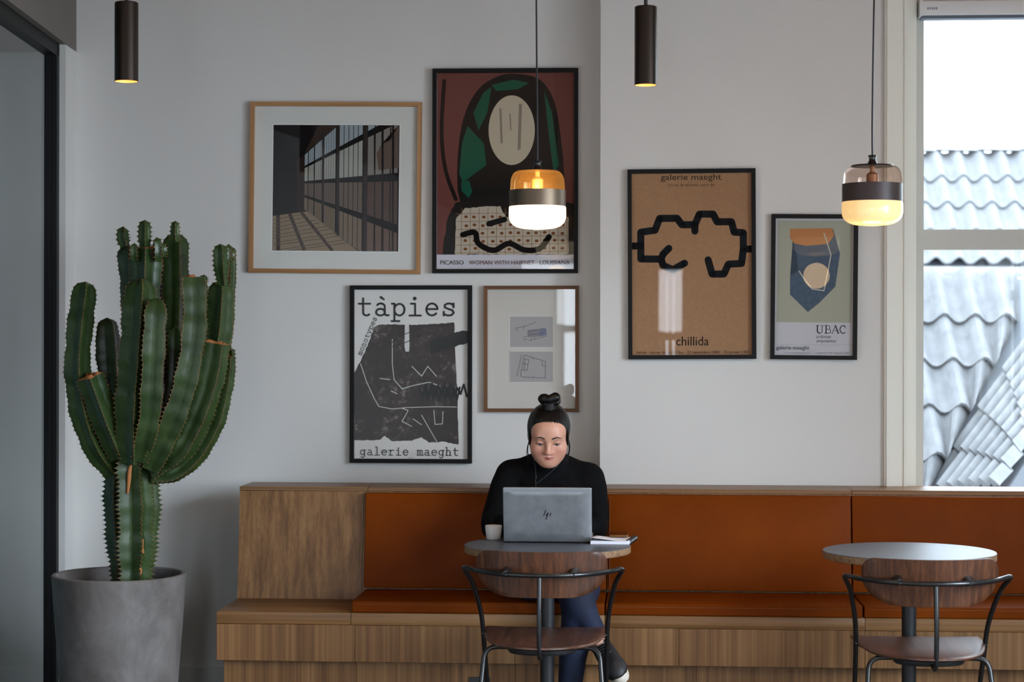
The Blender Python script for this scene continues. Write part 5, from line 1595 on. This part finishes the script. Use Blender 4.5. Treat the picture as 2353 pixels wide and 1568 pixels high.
# nose
f.cone(H(0, 0.084, 0.010), H(0, 0.1015, -0.028), 0.0075, 0.0105, 0.012)
f.ell(H(0, 0.1020, -0.033), (0.0115, 0.0105, 0.0095), 0.008, B=HB)
for sx in (-1, 1):
    f.ell(H(sx * 0.0125, 0.0920, -0.0365), (0.0078, 0.0095, 0.0072), 0.006, B=HB)
    f.ell(H(sx * 0.0065, 0.0995, -0.0425), (0.0034, 0.0045, 0.0028), 0.002, 'cut', B=HB)
# lips
f.cone(H(-0.0195, 0.0835, -0.0565), H(0, 0.0925, -0.0542), 0.0034, 0.0050, 0.005); f.cone(H(0.0195, 0.0835, -0.0565), H(0, 0.0925, -0.0542), 0.0034, 0.0050, 0.005)
f.cone(H(-0.0165, 0.0835, -0.0635), H(0.0165, 0.0835, -0.0635), 0.0040, 0.0040, 0.004); f.ell(H(0, 0.0895, -0.0640), (0.0145, 0.0055, 0.0058), 0.004, B=HB)
f.cone(H(-0.0235, 0.0870, -0.0598), H(0, 0.0975, -0.0592), 0.0011, 0.0011, 0.0012, 'cut'); f.cone(H(0.0235, 0.0870, -0.0598), H(0, 0.0975, -0.0592), 0.0011, 0.0011, 0.0012, 'cut')
def skin_tint(V):
    d = V - np.array(HC); L = d @ HB
    base = np.array(lin(208, 154, 130))[:3]
    C = np.tile(base, (len(V), 1))
    def g(c, r): return np.exp(-(((L - np.array(c)) / np.array(r)) ** 2).sum(1))[:, None]
    for sx in (-1, 1): C = C * (1 - 0.55 * g((sx * 0.042, 0.075, -0.036), (0.018, 0.03, 0.018))) + np.array(lin(190, 112, 96))[:3] * 0.55 * g((sx * 0.042, 0.075, -0.036), (0.018, 0.03, 0.018))
    for sx in (-1, 1): C = C * (1 - 0.5 * g((sx * 0.032, 0.085, -0.004), (0.017, 0.02, 0.010))) + np.array(lin(158, 102, 88))[:3] * 0.5 * g((sx * 0.032, 0.085, -0.004), (0.017, 0.02, 0.010))
    w = np.clip(1.6 * g((0, 0.092, -0.0595), (0.0200, 0.014, 0.0072)) - 0.35, 0, 1)
    C = C * (1 - w) + np.array(lin(160, 74, 74))[:3] * w
    w = 0.5 * g((0, 0.106, -0.033), (0.012, 0.012, 0.010)); C = C * (1 - w) + np.array(lin(200, 132, 112))[:3] * w
    return np.concatenate([C, np.ones((len(V), 1))], 1)
body = net_obj('body', f, M['skin'], person, skin_tint, relax=1)
# eyes
for sx in (-1, 1):
    e = EB[sx]
    eye = MB()
    seg = 20
    Rm = Matrix(((hx.x, hy.x, hz.x), (hx.y, hy.y, hz.y), (hx.z, hy.z, hz.z)))
    gaze = (Rm @ Vector((0.05, 0.94, -0.36))).normalized()
    u_ = gaze.cross(Vector((0, 0, 1))).normalized(); v_ = u_.cross(gaze)
    def ball(r, a0, a1, lift=0.0, n=8):
        m = MB(); prof = []
        for i in range(n + 1):
            a = a0 + (a1 - a0) * i / n
            prof.append((r * math.sin(a), r * math.cos(a) + lift))
        m.lathe(prof, (0, 0, 0), 24, cap=False)
        m.v = [e + u_ * v.x + v_ * v.y + gaze * v.z for v in m.v]
        return m
    eb = ball(0.0116, 0.0, PI, n=14).build('eyeball', plain('eye_white', lin(212, 204, 200), 0.2), person, True)
    ball(0.01172, 0.0, 0.52).build('iris', plain('iris_grey_blue', lin(84, 96, 116), 0.15), eb, True)
    ball(0.01180, 0.0, 0.22).build('pupil', plain('pupil_black', lin(8, 8, 10), 0.1), eb, True)
    # lash line and brow lie on the surface
    M.setdefault('lash', plain('dark_lash', lin(26, 18, 17), 0.6))
    pts = []
    for i in range(9):
        t = -1 + 2 * i / 8
        pts.append(e + hx * (0.0135 * t) + hz * (0.0000 - 0.0036 * t * t + 0.0006 * t * sx) + hy * (0.0131 - 0.0036 * t * t))
    MB().tube(pts, [0.0005 + 0.0007 * (1 - abs(-1 + 2 * i / 8)) for i in range(9)], 6).build('eyelashes', M['lash'], person, True)
    pts = []
    for i in range(11):
        t = i / 10
        x = 0.0135 + 0.037 * t
        z = 0.0205 + 0.0062 * math.sin(PI * min(t * 1.25, 1) * 0.62) - 0.0068 * max(0, t - 0.55) * 2
        # find the skin along the face direction
        y = 0.0885 - 5.2 * max(0, x - 0.012) ** 2 - 0.0
        pts.append(H(sx * x, y, z))
    dep = []
    pv = np.array([p[:] for p in pts])
    bv = np.array([v.co[:] for v in body.data.vertices])
    Lb = (bv - np.array(HC)) @ HB; 
    fr = Lb[(Lb[:, 1] > 0.03) & (Lb[:, 2] > 0.0) & (Lb[:, 2] < 0.05)]
    P2 = []
    for p in pts:
        l = (np.array(p[:]) - np.array(HC)) @ HB
        i = np.argmin((fr[:, 0] - l[0]) ** 2 + (fr[:, 2] - l[2]) ** 2)
        P2.append(H(l[0], fr[i, 1] + 0.0003, l[2]))
    MB().tube(P2, [0.0026, 0.0031, 0.0032, 0.0031, 0.0030, 0.0028, 0.0025, 0.0022, 0.0018, 0.0013, 0.0007], 8, True, 0.8).build('eyebrow', M['lash'], person, True)

# --- clothing
def rib_knit():
    t = NT('black_rib_knit')
    w = t.n('TexWave'); w.inputs['Scale'].default_value = 55; w.bands_direction = 'X'; w.inputs['Distortion'].default_value = 0.6
    t.l(t.coord(), w.inputs['Vector'])
    t.set(color=t.ramp(t.noise(t.coord(), 40, 4), [(0.3, lin(9, 9, 10)), (0.7, lin(15, 15, 17))]), rough=0.9, spec=0.12)
    t.bump(w.outputs['Fac'], 0.35, 0.003)
    return t.m
f = Field(axis_steps([(XC - 0.33, XC + 0.31, 0.005)]), axis_steps([(7.36, 7.82, 0.005)]), axis_steps([(seatz + 0.02, 1.09, 0.005)]))
torso(f, 0.0); arms(f, 0.0)
f.cone(P_(0.002, 7.628, 1.0), H(0.0, -0.020, -0.108), 0.070, 0.062, 0.02)
for S_, E_ in ((SHL, ELL_), (SHR, ELR)):      # folds at elbow and armpit
    f.cone(E_ + Vector((0, 0.0, 0.035)), E_ + Vector((0, -0.05, 0.02)), 0.046, 0.044, 0.01)
f.half(H(0, 0.02, -0.098), hz)
for W_, E_ in ((WRL, ELL_), (WRR, ELR)):
    f.cone(W_ + (W_ - E_).normalized() * 0.055, W_ + (W_ - E_).normalized() * 0.08, 0.05, 0.05, 0, 'cut')
net_obj('sweater', f, rib_knit(), person)
def denim():
    t = NT('dark_blue_denim')
    n = t.noise(t.coord(), 500, 3); n2 = t.noise(t.coord(), 12, 4)
    a = t.n('Math', operation='MULTIPLY_ADD'); a.inputs[1].default_value = 0.6; t.l(n2, a.inputs[0]); t.l(n, a.inputs[2])
    t.set(color=t.ramp(a.outputs[0], [(0.6, lin(9, 15, 32)), (1.0, lin(20, 33, 66))]), rough=0.8)
    t.bump(n, 0.2, 0.0006)
    return t.m
f = Field(axis_steps([(XC - 0.22, XC + 0.28, 0.005)]), axis_steps([(6.98, 7.82, 0.005)]), axis_steps([(0.06, 0.80, 0.005)]))
legs(f, 0.004)
f.ell(P_(0, 7.625, seatz + 0.085), (0.168, 0.114, 0.098), 0.03)
for K_, A_ in ((KNL, ANL), (KNR, ANR)):       # hem
    d = (A_ - K_).normalized()
    f.cone(A_ - d * 0.048, A_ - d * 0.064, 0.043, 0.043, 0.006)
    f.half(A_ - d * 0.030, d) if False else f.ell(A_ + d * 0.035, (0.066, 0.066, 0.066), 0.0, 'cut')
net_obj('jeans', f, denim(), person)

# --- shoes
def shoe(A_, T_, up, lab=None):
    d = (T_ - A_).normalized()
    L = 0.235
    up = Vector(up); up = (up - d * up.dot(d)).normalized(); sd = d.cross(up)
    heel = A_ - d * 0.045 - up * 0.045
    def S(a, b, c): return heel + d * a + sd * b + up * c
    B_ = np.array([[d[i], sd[i], up[i]] for i in range(3)])
    lo = np.min([np.array(S(a, b, c)[:]) for a in (-0.05, 0.29) for b in (-0.07, 0.07) for c in (-0.04, 0.14)], 0)
    hi = np.max([np.array(S(a, b, c)[:]) for a in (-0.05, 0.29) for b in (-0.07, 0.07) for c in (-0.04, 0.14)], 0)
    ax = [axis_steps([(lo[i], hi[i], 0.0035)]) for i in range(3)]
    f = Field(*ax)
    f.cone(S(0.035, 0, 0.036), S(0.19, 0.002, 0.027), 0.034, 0.034, 0.0)
    f.ell(S(0.19, 0.0, 0.022), (0.056, 0.043, 0.028), 0.025, B=B_); f.ell(S(0.12, 0, 0.04), (0.08, 0.036, 0.035), 0.02, B=B_)
    f.cone(S(0.04, 0, 0.045), A_ + Vector((0, 0, 0)) + (A_ - (A_ + d * 0.02)) * 0 + up * 0.004, 0.036, 0.039, 0.015)
    f.half(S(0, 0, 0.006), -up)
    f.half(A_ + up * 0.006, up - d * 0.25, k=0.004)
    f.cone(A_ + up * 0.03, A_ + up * 0.09, 0.036, 0.036, 0.003, 'cut')
    o = net_obj('shoe', f, plain('black_sneaker_leather', lin(17, 16, 18), 0.55), person)
    # rubber sole
    pts = []
    n = 36
    for k in range(n):
        a = 2 * PI * k / n
        x = 0.118 + 0.130 * math.cos(a); w = 0.040 + 0.006 * math.cos(a)
        pts.append((x, w * math.copysign(abs(math.sin(a)) ** 0.75, math.sin(a))))
    m = MB()
    rings = [(-0.020, 0.97), (-0.018, 1.0), (0.004, 1.03), (0.012, 1.0)]
    vs = []
    for (h, s_) in rings:
        for (x, y) in pts: vs.append(S(0.118 + (x - 0.118) * s_, y * s_, h + (0.010 if x > 0.2 else 0) * (x - 0.2) / 0.05))
    fs = [(r * n + k, r * n + (k + 1) % n, (r + 1) * n + (k + 1) % n, (r + 1) * n + k) for r in range(3) for k in range(n)]
    fs += [tuple(range(n - 1, -1, -1)), tuple(3 * n + k for k in range(n))]
    m.add(vs, fs)
    m.build('sole', plain('white_rubber_sole', lin(206, 196, 182), 0.6), o, True, angle=40)
    sv = np.array([v.co[:] for v in o.data.vertices]); sl_ = (sv - np.array(heel[:])) @ B_
    def top(a, b):
        m_ = (np.abs(sl_[:, 0] - a) < 0.007) & (np.abs(sl_[:, 1] - b) < 0.007)
        return S(a, b, (sl_[m_, 2].max() if m_.any() else 0.07) + 0.0012)
    lc = MB()
    for i in range(6):
        a = 0.066 + i * 0.018
        lc.tube([top(a, -0.020), top(a + 0.002, -0.010), top(a + 0.003, 0), top(a + 0.002, 0.010), top(a, 0.020)], 0.0026, 6)
    c_ = top(0.062, 0)
    for sg in (-1, 1):
        lc.tube(crom([c_, c_ + sd * sg * 0.018 + up * 0.012, c_ + sd * sg * 0.026 + up * 0.002 + d * 0.014, c_ + sd * sg * 0.004 + up * 0.003], 5), 0.0021, 6)
    lc.build('laces', plain('black_laces', lin(30, 30, 33), 0.6), o, True)
    return o
shoe(ANL, TOEL, SHOE_UP)
shoe(ANR, TOER, (0, -0.1, 1))

# --- hair
def hair_mat():
    t = NT('black_hair')
    n = t.noise(t.coord(scale=(260, 260, 14)), 1.0, 3)
    t.set(color=t.ramp(n, [(0.3, lin(8, 6, 6)), (0.7, lin(20, 15, 14))]), rough=0.34, spec=0.28)
    t.bump(n, 0.5, 0.0018)
    return t.m
M['hair'] = hair_mat()
hc = H(0, -0.01, 0.03)
f = Field(axis_steps([(hc.x - 0.11, hc.x + 0.11, 0.0028)]), axis_steps([(hc.y - 0.17, hc.y + 0.15, 0.0028)]), axis_steps([(hc.z - 0.13, hc.z + 0.19, 0.0028)]))
f.ell(H(0, -0.013, 0.036), (0.0815, 0.098, 0.084), 0, B=HB)
f.ell(H(0, -0.045, -0.01), (0.068, 0.062, 0.075), 0.03, B=HB)
for sx in (-1, 1): f.ell(H(sx * 0.071, 0.004, 0.0), (0.0085, 0.030, 0.045), 0.015, B=HB)
# face opening with a rounded hairline
f.ell(H(0, 0.098, -0.060), (0.0655, 0.090, 0.128), 0.010, 'cut', B=HB)
f.ell(H(0, 0.06, -0.135), (0.09, 0.10, 0.09), 0.006, 'cut', B=HB)
for sx in (-1, 1): f.ell(H(sx * 0.078, -0.014, -0.022), (0.016, 0.014, 0.022), 0.004, 'cut', B=HB)
hair = net_obj('hair', f, M['hair'], person)
# topknot
bz = Vector((at(1262, 934, 7.46).x, 7.475, at(1262, 936, 7.475).z))
s6 = 7.47 / FPX
f = Field(axis_steps([(bz.x - 0.06, bz.x + 0.06, 0.0024)]), axis_steps([(bz.y - 0.06, bz.y + 0.06, 0.0024)]), axis_steps([(bz.z - 0.03, bz.z + 0.075, 0.0024)]))
def bp(px, py, dy): return Vector((at(px, py, bz.y + dy).x, bz.y + dy, at(px, py, bz.y + dy).z))
f.cone(bp(1263, 940, 0), bp(1265, 925, 0), 0.024, 0.024, 0.0)
f.ell(bp(1250.5, 917, -0.004), (0.0245, 0.026, 0.0205), 0.006)
f.cone(bp(1262, 918, -0.016), bp(1276, 914, -0.010), 0.0165, 0.0185, 0.004)
f.cone(bp(1276, 914, -0.004), bp(1279, 922, 0.018), 0.019, 0.017, 0.006)
f.cone(bp(1250, 920, 0.014), bp(1272, 920, 0.026), 0.019, 0.019, 0.008)
f.cone(bp(1252, 930, -0.012), bp(1280, 926, -0.010), 0.008, 0.010, 0.003)
net_obj('topknot', f, M['hair'], hair)
# loose strands beside the face
sm_ = MB()
def strand(pts, r):
    P = crom(pts, 6); n = len(P)
    sm_.tube(P, [r * (1 - 0.8 * i / n) for i in range(n)], 5)
rs = random.Random(3)
for k in range(9):
    j = lambda a: rs.uniform(-a, a)
    strand([H(-0.073 + j(.002), 0.018 + j(.006), -0.012), H(-0.081 + j(.002), 0.026 + j(.006), -0.045), H(-0.081 + j(.005), 0.034 + j(.006), -0.075), H(-0.078 + j(.007), 0.042 + j(.008), -0.098 + j(.012))], 0.0013)
    strand([H(0.075 + j(.002), 0.018 + j(.006), -0.012), H(0.080 + j(.002), 0.024 + j(.005), -0.045), H(0.074 + j(.004), 0.032 + j(.006), -0.075), H(0.067 + j(.006), 0.04 + j(.008), -0.095 + j(.012))], 0.0013)
knot = H(0, 0.02, 0.118)
hv = np.array([v.co[:] for v in hair.data.vertices]); HL = (hv - np.array(HC)) @ HB
def on_hair(x, z):
    fr_ = HL[HL[:, 1] > 0.0]
    i = np.argmin((fr_[:, 0] - x) ** 2 + (fr_[:, 2] - z) ** 2)
    return fr_[i, 1]
bv = np.array([v.co[:] for v in body.data.vertices]); BL = (bv - np.array(HC)) @ HB; BL = BL[(BL[:, 1] > 0.0) & (BL[:, 2] > -0.03)]
def on_skin(x, z):
    i = np.argmin((BL[:, 0] - x) ** 2 + (BL[:, 2] - z) ** 2)
    return BL[i, 1]
for k in range(260):
    x = rs.uniform(-0.056, 0.056)
    zz = 0.080 - 0.020 * (abs(x) / 0.064) ** 2.6 + rs.uniform(-0.003, 0.006)
    x1 = x * 0.95; z1 = zz + 0.012; x2 = x * 0.78; z2 = min(zz + 0.036, 0.110)
    strand([H(x2, on_hair(x2, z2) + 0.0002, z2), H(x1, max(on_skin(x1, z1), on_hair(x1, z1)) + 0.0006, z1), H(x, on_skin(x, zz) + 0.0001, zz)], 0.0009)
for k in range(10):
    a = rs.uniform(0, 2 * PI)
    c = bp(1262 + 20 * math.cos(a), 919 - 12 * math.sin(a), 0)
    strand([c, c + Vector((math.cos(a) * 0.008, 0, math.sin(a) * 0.008)), c + Vector((math.cos(a) * 0.018 + rs.uniform(-.006, .006), 0, math.sin(a) * 0.014 + rs.uniform(-.004, .008)))], 0.0004)
sm_.build('loose_strands', M['hair'], hair, True)['kind'] = 'stuff'
# --- earphone wires
ew = thing('earphones', 'thin dark earphone wires hanging in front of the black turtleneck', 'earphones', (XC, 7.5, 0.93))
def wy(px, py, y): return at(px, py, y)
j0 = at(1231, 1112, 7.51)
MB().tube(crom([H(-0.070, 0.012, -0.02), at(1225, 1045, 7.47), at(1229, 1068, 7.50), at(1231.5, 1092, 7.515), at(1231, 1104, 7.515), j0], 6), 0.0011, 6).build('wire', plain('grey_wire', lin(60, 62, 66), 0.4), ew, True)
MB().tube(crom([H(0.070, 0.004, -0.02), H(0.072, -0.01, -0.06), at(1292, 1056, 7.535), at(1278, 1074, 7.515), at(1258, 1092, 7.51), at(1238, 1108, 7.51), j0], 6), 0.0011, 6).build('wire', bpy.data.materials['grey_wire'], ew, True)
MB().tube([at(1231.5, 1092, 7.514), at(1231.6, 1101, 7.514)], 0.0022, 8).build('remote', plain('wire_remote', lin(40, 44, 48), 0.4), ew, True)
MB().tube(crom([j0, at(1231, 1125, 7.52), at(1233, 1160, 7.5), Vector((lx - 0.03, 7.44, 0.80)), Vector((lx - hwid + 0.01, ly + 0.2, ZT + 0.012))], 6), 0.0012, 6).build('wire', bpy.data.materials['grey_wire'], ew, True)
for sx in (-1, 1):
    MB().lathe([(0, 0), (0.005, 0.001), (0.006, 0.006), (0.003, 0.012), (0, 0.012)], H(sx * 0.068, 0.008, -0.018), 12, 'X', False).build('earbud', plain('earbud_black', lin(20, 20, 22), 0.4), ew, True)

# ------------------------------------------------------------------ roofs outside the window
def tile_mat(name, a, b):
    t = NT(name)
    t.set(color=t.ramp(t.noise(t.coord(rand=True), 9, 5), [(0.3, a), (0.7, b)]), rough=0.7)
    return t.m
M['tile'] = tile_mat('weathered_clay_tile', (0.098, 0.100, 0.106, 1), (0.150, 0.150, 0.154, 1))
M['tile_far'] = tile_mat('pale_far_tile', (0.133, 0.134, 0.140, 1.0), (0.172, 0.173, 0.178, 1.0))
M['lead'] = plain('lead_flashing', (0.101, 0.113, 0.133, 1.0), 0.6)
M['render'] = plain('white_render_wall', (0.36, 0.36, 0.36, 1), 0.9)
def pantile_mesh(w, e, amp, thick):
    """one pantile, origin at the lower left corner: x across, y up the slope, z off the roof"""
    n = 8
    top = []; vs = []; fs = []
    def h(u): return amp * (0.5 + 0.5 * math.cos(2 * PI * (u - 0.30))) ** 1.25
    L = e * 1.22
    for (y, lift) in ((0.0, thick * 1.35), (L, 0.0)):
        for i in range(n + 1):
            u = i / n * 1.08
            vs.append((u * w, y, h(u) + lift))
    for i in range(n + 1):
        u = i / n * 1.08
        vs.append((u * w, 0.004, h(u) + thick * 0.35))
    for i in range(n):
        fs.append((i, i + 1, n + 2 + i, n + 1 + i))
        fs.append((2 * (n + 1) + i, 2 * (n + 1) + i + 1, i + 1, i))
    return vs, fs
def roof(name, lab, O, a, w, e, ncol, nrow, amp, thick, mat, keep=None, skew=0.0, row0=0):
    ex = Vector((math.cos(skew), math.sin(skew), 0)); ey = Vector((-math.sin(skew) * math.cos(a), math.cos(skew) * math.cos(a), math.sin(a))); ez = ex.cross(ey)
    r = thing(name, lab, 'roof', tuple(O))
    m = MB()
    q = [O + ex * (x * w) + ey * (y * e) - ez * 0.02 for (x, y) in ((-0.5, row0), (ncol + 0.5, row0), (ncol + 0.5, nrow + 0.2), (-0.5, nrow + 0.2))]
    m.hexa([p - ez * 0.06 for p in q], q); m.build('roof_deck', M['lead'], r)
    vs, fs = pantile_mesh(w, e, amp, thick)
    me = None
    for j in range(row0, nrow):
        for i in range(ncol):
            base = O + ex * (i * w) + ey * (j * e)
            pts = [base + ex * x + ey * y + ez * z for (x, y, z) in vs]
            if keep:
                lim = [keep(p) for p in pts]
                if all(p.x > l for p, l in zip(pts, lim)): continue
                if any(p.x > l for p, l in zip(pts, lim)):
                    pts = [Vector((min(p.x, l), p.y, p.z)) for p, l in zip(pts, lim)]
                    mesh('roof_tile', pts, fs, mat, r, True, angle=60); continue
            if me is None:
                me = bpy.data.meshes.new('roof_tile'); me.from_pydata(vs, [], fs)
                me.polygons.foreach_set('use_smooth', [True] * len(me.polygons)); me.set_sharp_from_angle(angle=1.0)
                me.materials.append(mat)
            o = bpy.data.objects.new('roof_tile', me); COL.objects.link(o); o.parent = r
            R = Matrix(((ex.x, ey.x, ez.x), (ex.y, ey.y, ez.y), (ex.z, ey.z, ez.z))).to_4x4()
            o.matrix_local = Matrix.Translation(base - O) @ R
    return r
struct(MB().box((-30, 8.6, -6.1), (60, 130, -6.0)).build('ground', M['render']), 'pale paved ground far below the window', 'ground')
# near pantile roof, cut by the valley on its right
Y0 = 11.0
w1 = 74.5 * 11.15 / FPX
O1 = at(2052, 1070, Y0) - Vector((w1 * 5, 0, 0))
def keep1(p):
    r = CROT.transposed() @ (p - CAM)
    py = CY - FPX * r.y / -r.z
    pxlim = 2347 - (py - 722) * 0.515
    return at(pxlim, py, p.y).x
roof('tiled_roof', 'grey pantile roof seen close through the lower window pane', O1, math.radians(40), w1, 0.405, 10, 4, 0.075, 0.024, M['tile'], keep1, math.radians(0.5), -1)
# lead valley beside it
vq = [at(2330, 715, 12.5), at(2400, 715, 12.5), at(2200, 1150, 11.6), at(2110, 1150, 11.6)]
v_ = thing('valley_gutter', 'grey lead valley between the two tiled roofs', 'gutter', tuple(vq[3]))
MB().hexa([p + Vector((0, 0.03, -0.05)) for p in vq], [p + Vector((0, 0.03, -0.03)) for p in vq]).build('lead_sheet', M['lead'], v_)
for k in range(3):
    t = 0.16 + 0.27 * k
    a = vq[0].lerp(vq[3], t); b = vq[1].lerp(vq[2], t)
    MB().tube([a.lerp(b, 0.05), a.lerp(b, 0.6)], 0.012, 6).build('lead_fold', M['lead'], v_, True)
# roof on the right with rolls running down to the left
A, B, C_, D = at(2149, 1130, 11.0), at(2400, 736, 11.9), at(2400, 979, 11.2), at(2305, 1130, 10.4)
nrm2 = (B - A).cross(D - A).normalized()
if nrm2.z < 0: nrm2 = -nrm2
r2 = thing('tiled_roof', 'steep grey roof with diagonal tile rolls at the lower right of the window', 'roof', tuple(D))
def patch(u, v): return (A * (1 - u) + B * u) * (1 - v) + (D * (1 - u) + C_ * u) * v
MB().hexa([patch(u, v) - nrm2 * 0.10 for (u, v) in ((-.2, 0), (1, 0), (1, 1), (-.2, 1))], [patch(u, v) - nrm2 * 0.02 for (u, v) in ((-.2, 0), (1, 0), (1, 1), (-.2, 1))]).build('roof_deck', plain('slate_deck', (0.05, 0.055, 0.065, 1), 0.8), r2)
NS = 7
for s_ in range(NS):
    for k in range(-1, 4):
        u0 = 0.20 + 0.235 * k + 0.012 * s_; u1 = u0 + 0.245
        v0 = s_ / NS; v1 = (s_ + 0.80) / NS
        vs = []; fs = []
        n = 6
        for (u, lift) in ((u0, 0.026), (u1, 0.004)):
            for i in range(n + 1):
                t = i / n
                wv = v0 + (v1 - v0) * t
                vs.append(patch(u, wv) + nrm2 * (0.062 * math.sin(PI * t) + lift))
        for i in range(n + 1):
            t = i / n; vs.append(patch(u0 + 0.004, v0 + (v1 - v0) * t) + nrm2 * (0.03 * math.sin(PI * t) - 0.01))
        for i in range(n):
            fs.append((i, i + 1, n + 2 + i, n + 1 + i)); fs.append((2 * (n + 1) + i, 2 * (n + 1) + i + 1, i + 1, i))
        mesh('roof_tile', vs, fs, M['tile'], r2, True, angle=60)
# white house behind with its own roof
Y2 = 16.0
w3 = 52.0 * Y2 / FPX
O3 = at(2080, 612, Y2) - Vector((w3 * 7, 0, 0))
hs = thing('white_house', 'white rendered house wall below the far tiled roof', 'house', tuple(at(2200, 800, Y2)))
a = at(2080, 640, Y2 + 0.12); b = at(2600, 640, Y2 + 0.12)
MB().box((a.x - 1.9, Y2 + 0.12, -6.0), (b.x, Y2 + 0.4, a.z)).build('house_wall', M['render'], hs)
MB().tube([at(1600, 621, Y2 - 0.04), at(2600, 627, Y2 - 0.04)], 0.045, 10).build('gutter_pipe', plain('pale_gutter', (0.164, 0.156, 0.152, 1.0), 0.6), hs, True)
r3 = roof('tiled_roof', 'far pale tiled roof behind the window crossbar', O3, math.radians(38), w3, 0.40, 17, 4, 0.075, 0.022, M['tile_far'])
top = O3 + Vector((0, math.cos(math.radians(38)), math.sin(math.radians(38)))) * (0.40 * 4.15)
for k in range(10):
    p = top + Vector((-0.1 + k * 0.36, 0, 0.03))
    vs = []; fs = []
    for i in range(7):
        an = PI * i / 6
        for x in (0.0, 0.38): vs.append(p + Vector((x, -0.10 * math.cos(an), 0.085 * math.sin(an) + (0.012 if x == 0 else 0))))
    for i in range(6): fs.append((2 * i, 2 * i + 1, 2 * i + 3, 2 * i + 2))
    mesh('ridge_tile', vs, fs, M['render'], r3, True)
# dormer-like white block and faint church tower beyond
dm = thing('white_dormer', 'white flat roofed block standing on the far roof at the right', 'house', tuple(at(2310, 470, 17.6)))
a = at(2289, 470, 17.6); b = at(2480, 372, 17.6)
MB().box((a.x, 17.6, a.z - 0.2), (b.x, 19, b.z)).build('block_wall', M['render'], dm)
MB().hexa([(a.x - 0.10, 17.5, b.z), (b.x, 17.5, b.z), (b.x, 19.1, b.z), (a.x - 0.10, 19.1, b.z)], [(a.x - 0.10, 17.5, b.z + 0.05), (b.x, 17.5, b.z + 0.05), (b.x, 19.1, b.z + 0.05), (a.x - 0.10, 19.1, b.z + 0.05)]).build('flat_roof', M['render'], dm)
c = at(2268, 468, 17.7); d = at(2289, 392, 17.7)
MB().box((c.x, 17.75, c.z - 0.1), (d.x + 0.01, 18.6, d.z)).build('side_wing', plain('pale_wing', (0.156, 0.160, 0.168, 1.0), 0.9), dm)
MB().hexa([(c.x - 0.01, 17.70, d.z - 0.05), (d.x, 17.70, d.z), (d.x, 18.6, d.z), (c.x - 0.01, 18.6, d.z - 0.05)], [(c.x - 0.01, 17.70, d.z - 0.01), (d.x, 17.70, d.z + 0.04), (d.x, 18.6, d.z + 0.04), (c.x - 0.01, 18.6, d.z - 0.01)]).build('wing_roof', plain('dark_wing_roof', (0.094, 0.098, 0.109, 1.0), 0.8), dm)
tw = thing('church_tower', 'faint pale church tower with a pointed top far behind the roofs', 'tower', tuple(at(2152, 500, 60)))
a = at(2140, 500, 60); b = at(2164, 380, 60); c = at(2152, 338, 60)
mt = plain('pale_stone', (0.168, 0.168, 0.172, 1.0), 0.9)
MB().box((a.x, 60, -6.0), (b.x, 60 + (b.x - a.x), b.z)).build('tower_shaft', mt, tw)
h = (b.x - a.x)
MB().add([(a.x, 60, b.z), (b.x, 60, b.z), (b.x, 60 + h, b.z), (a.x, 60 + h, b.z), ((a.x + b.x) / 2, 60 + h / 2, c.z)], [(0, 1, 4), (1, 2, 4), (2, 3, 4), (3, 0, 4)]).build('spire', mt, tw)
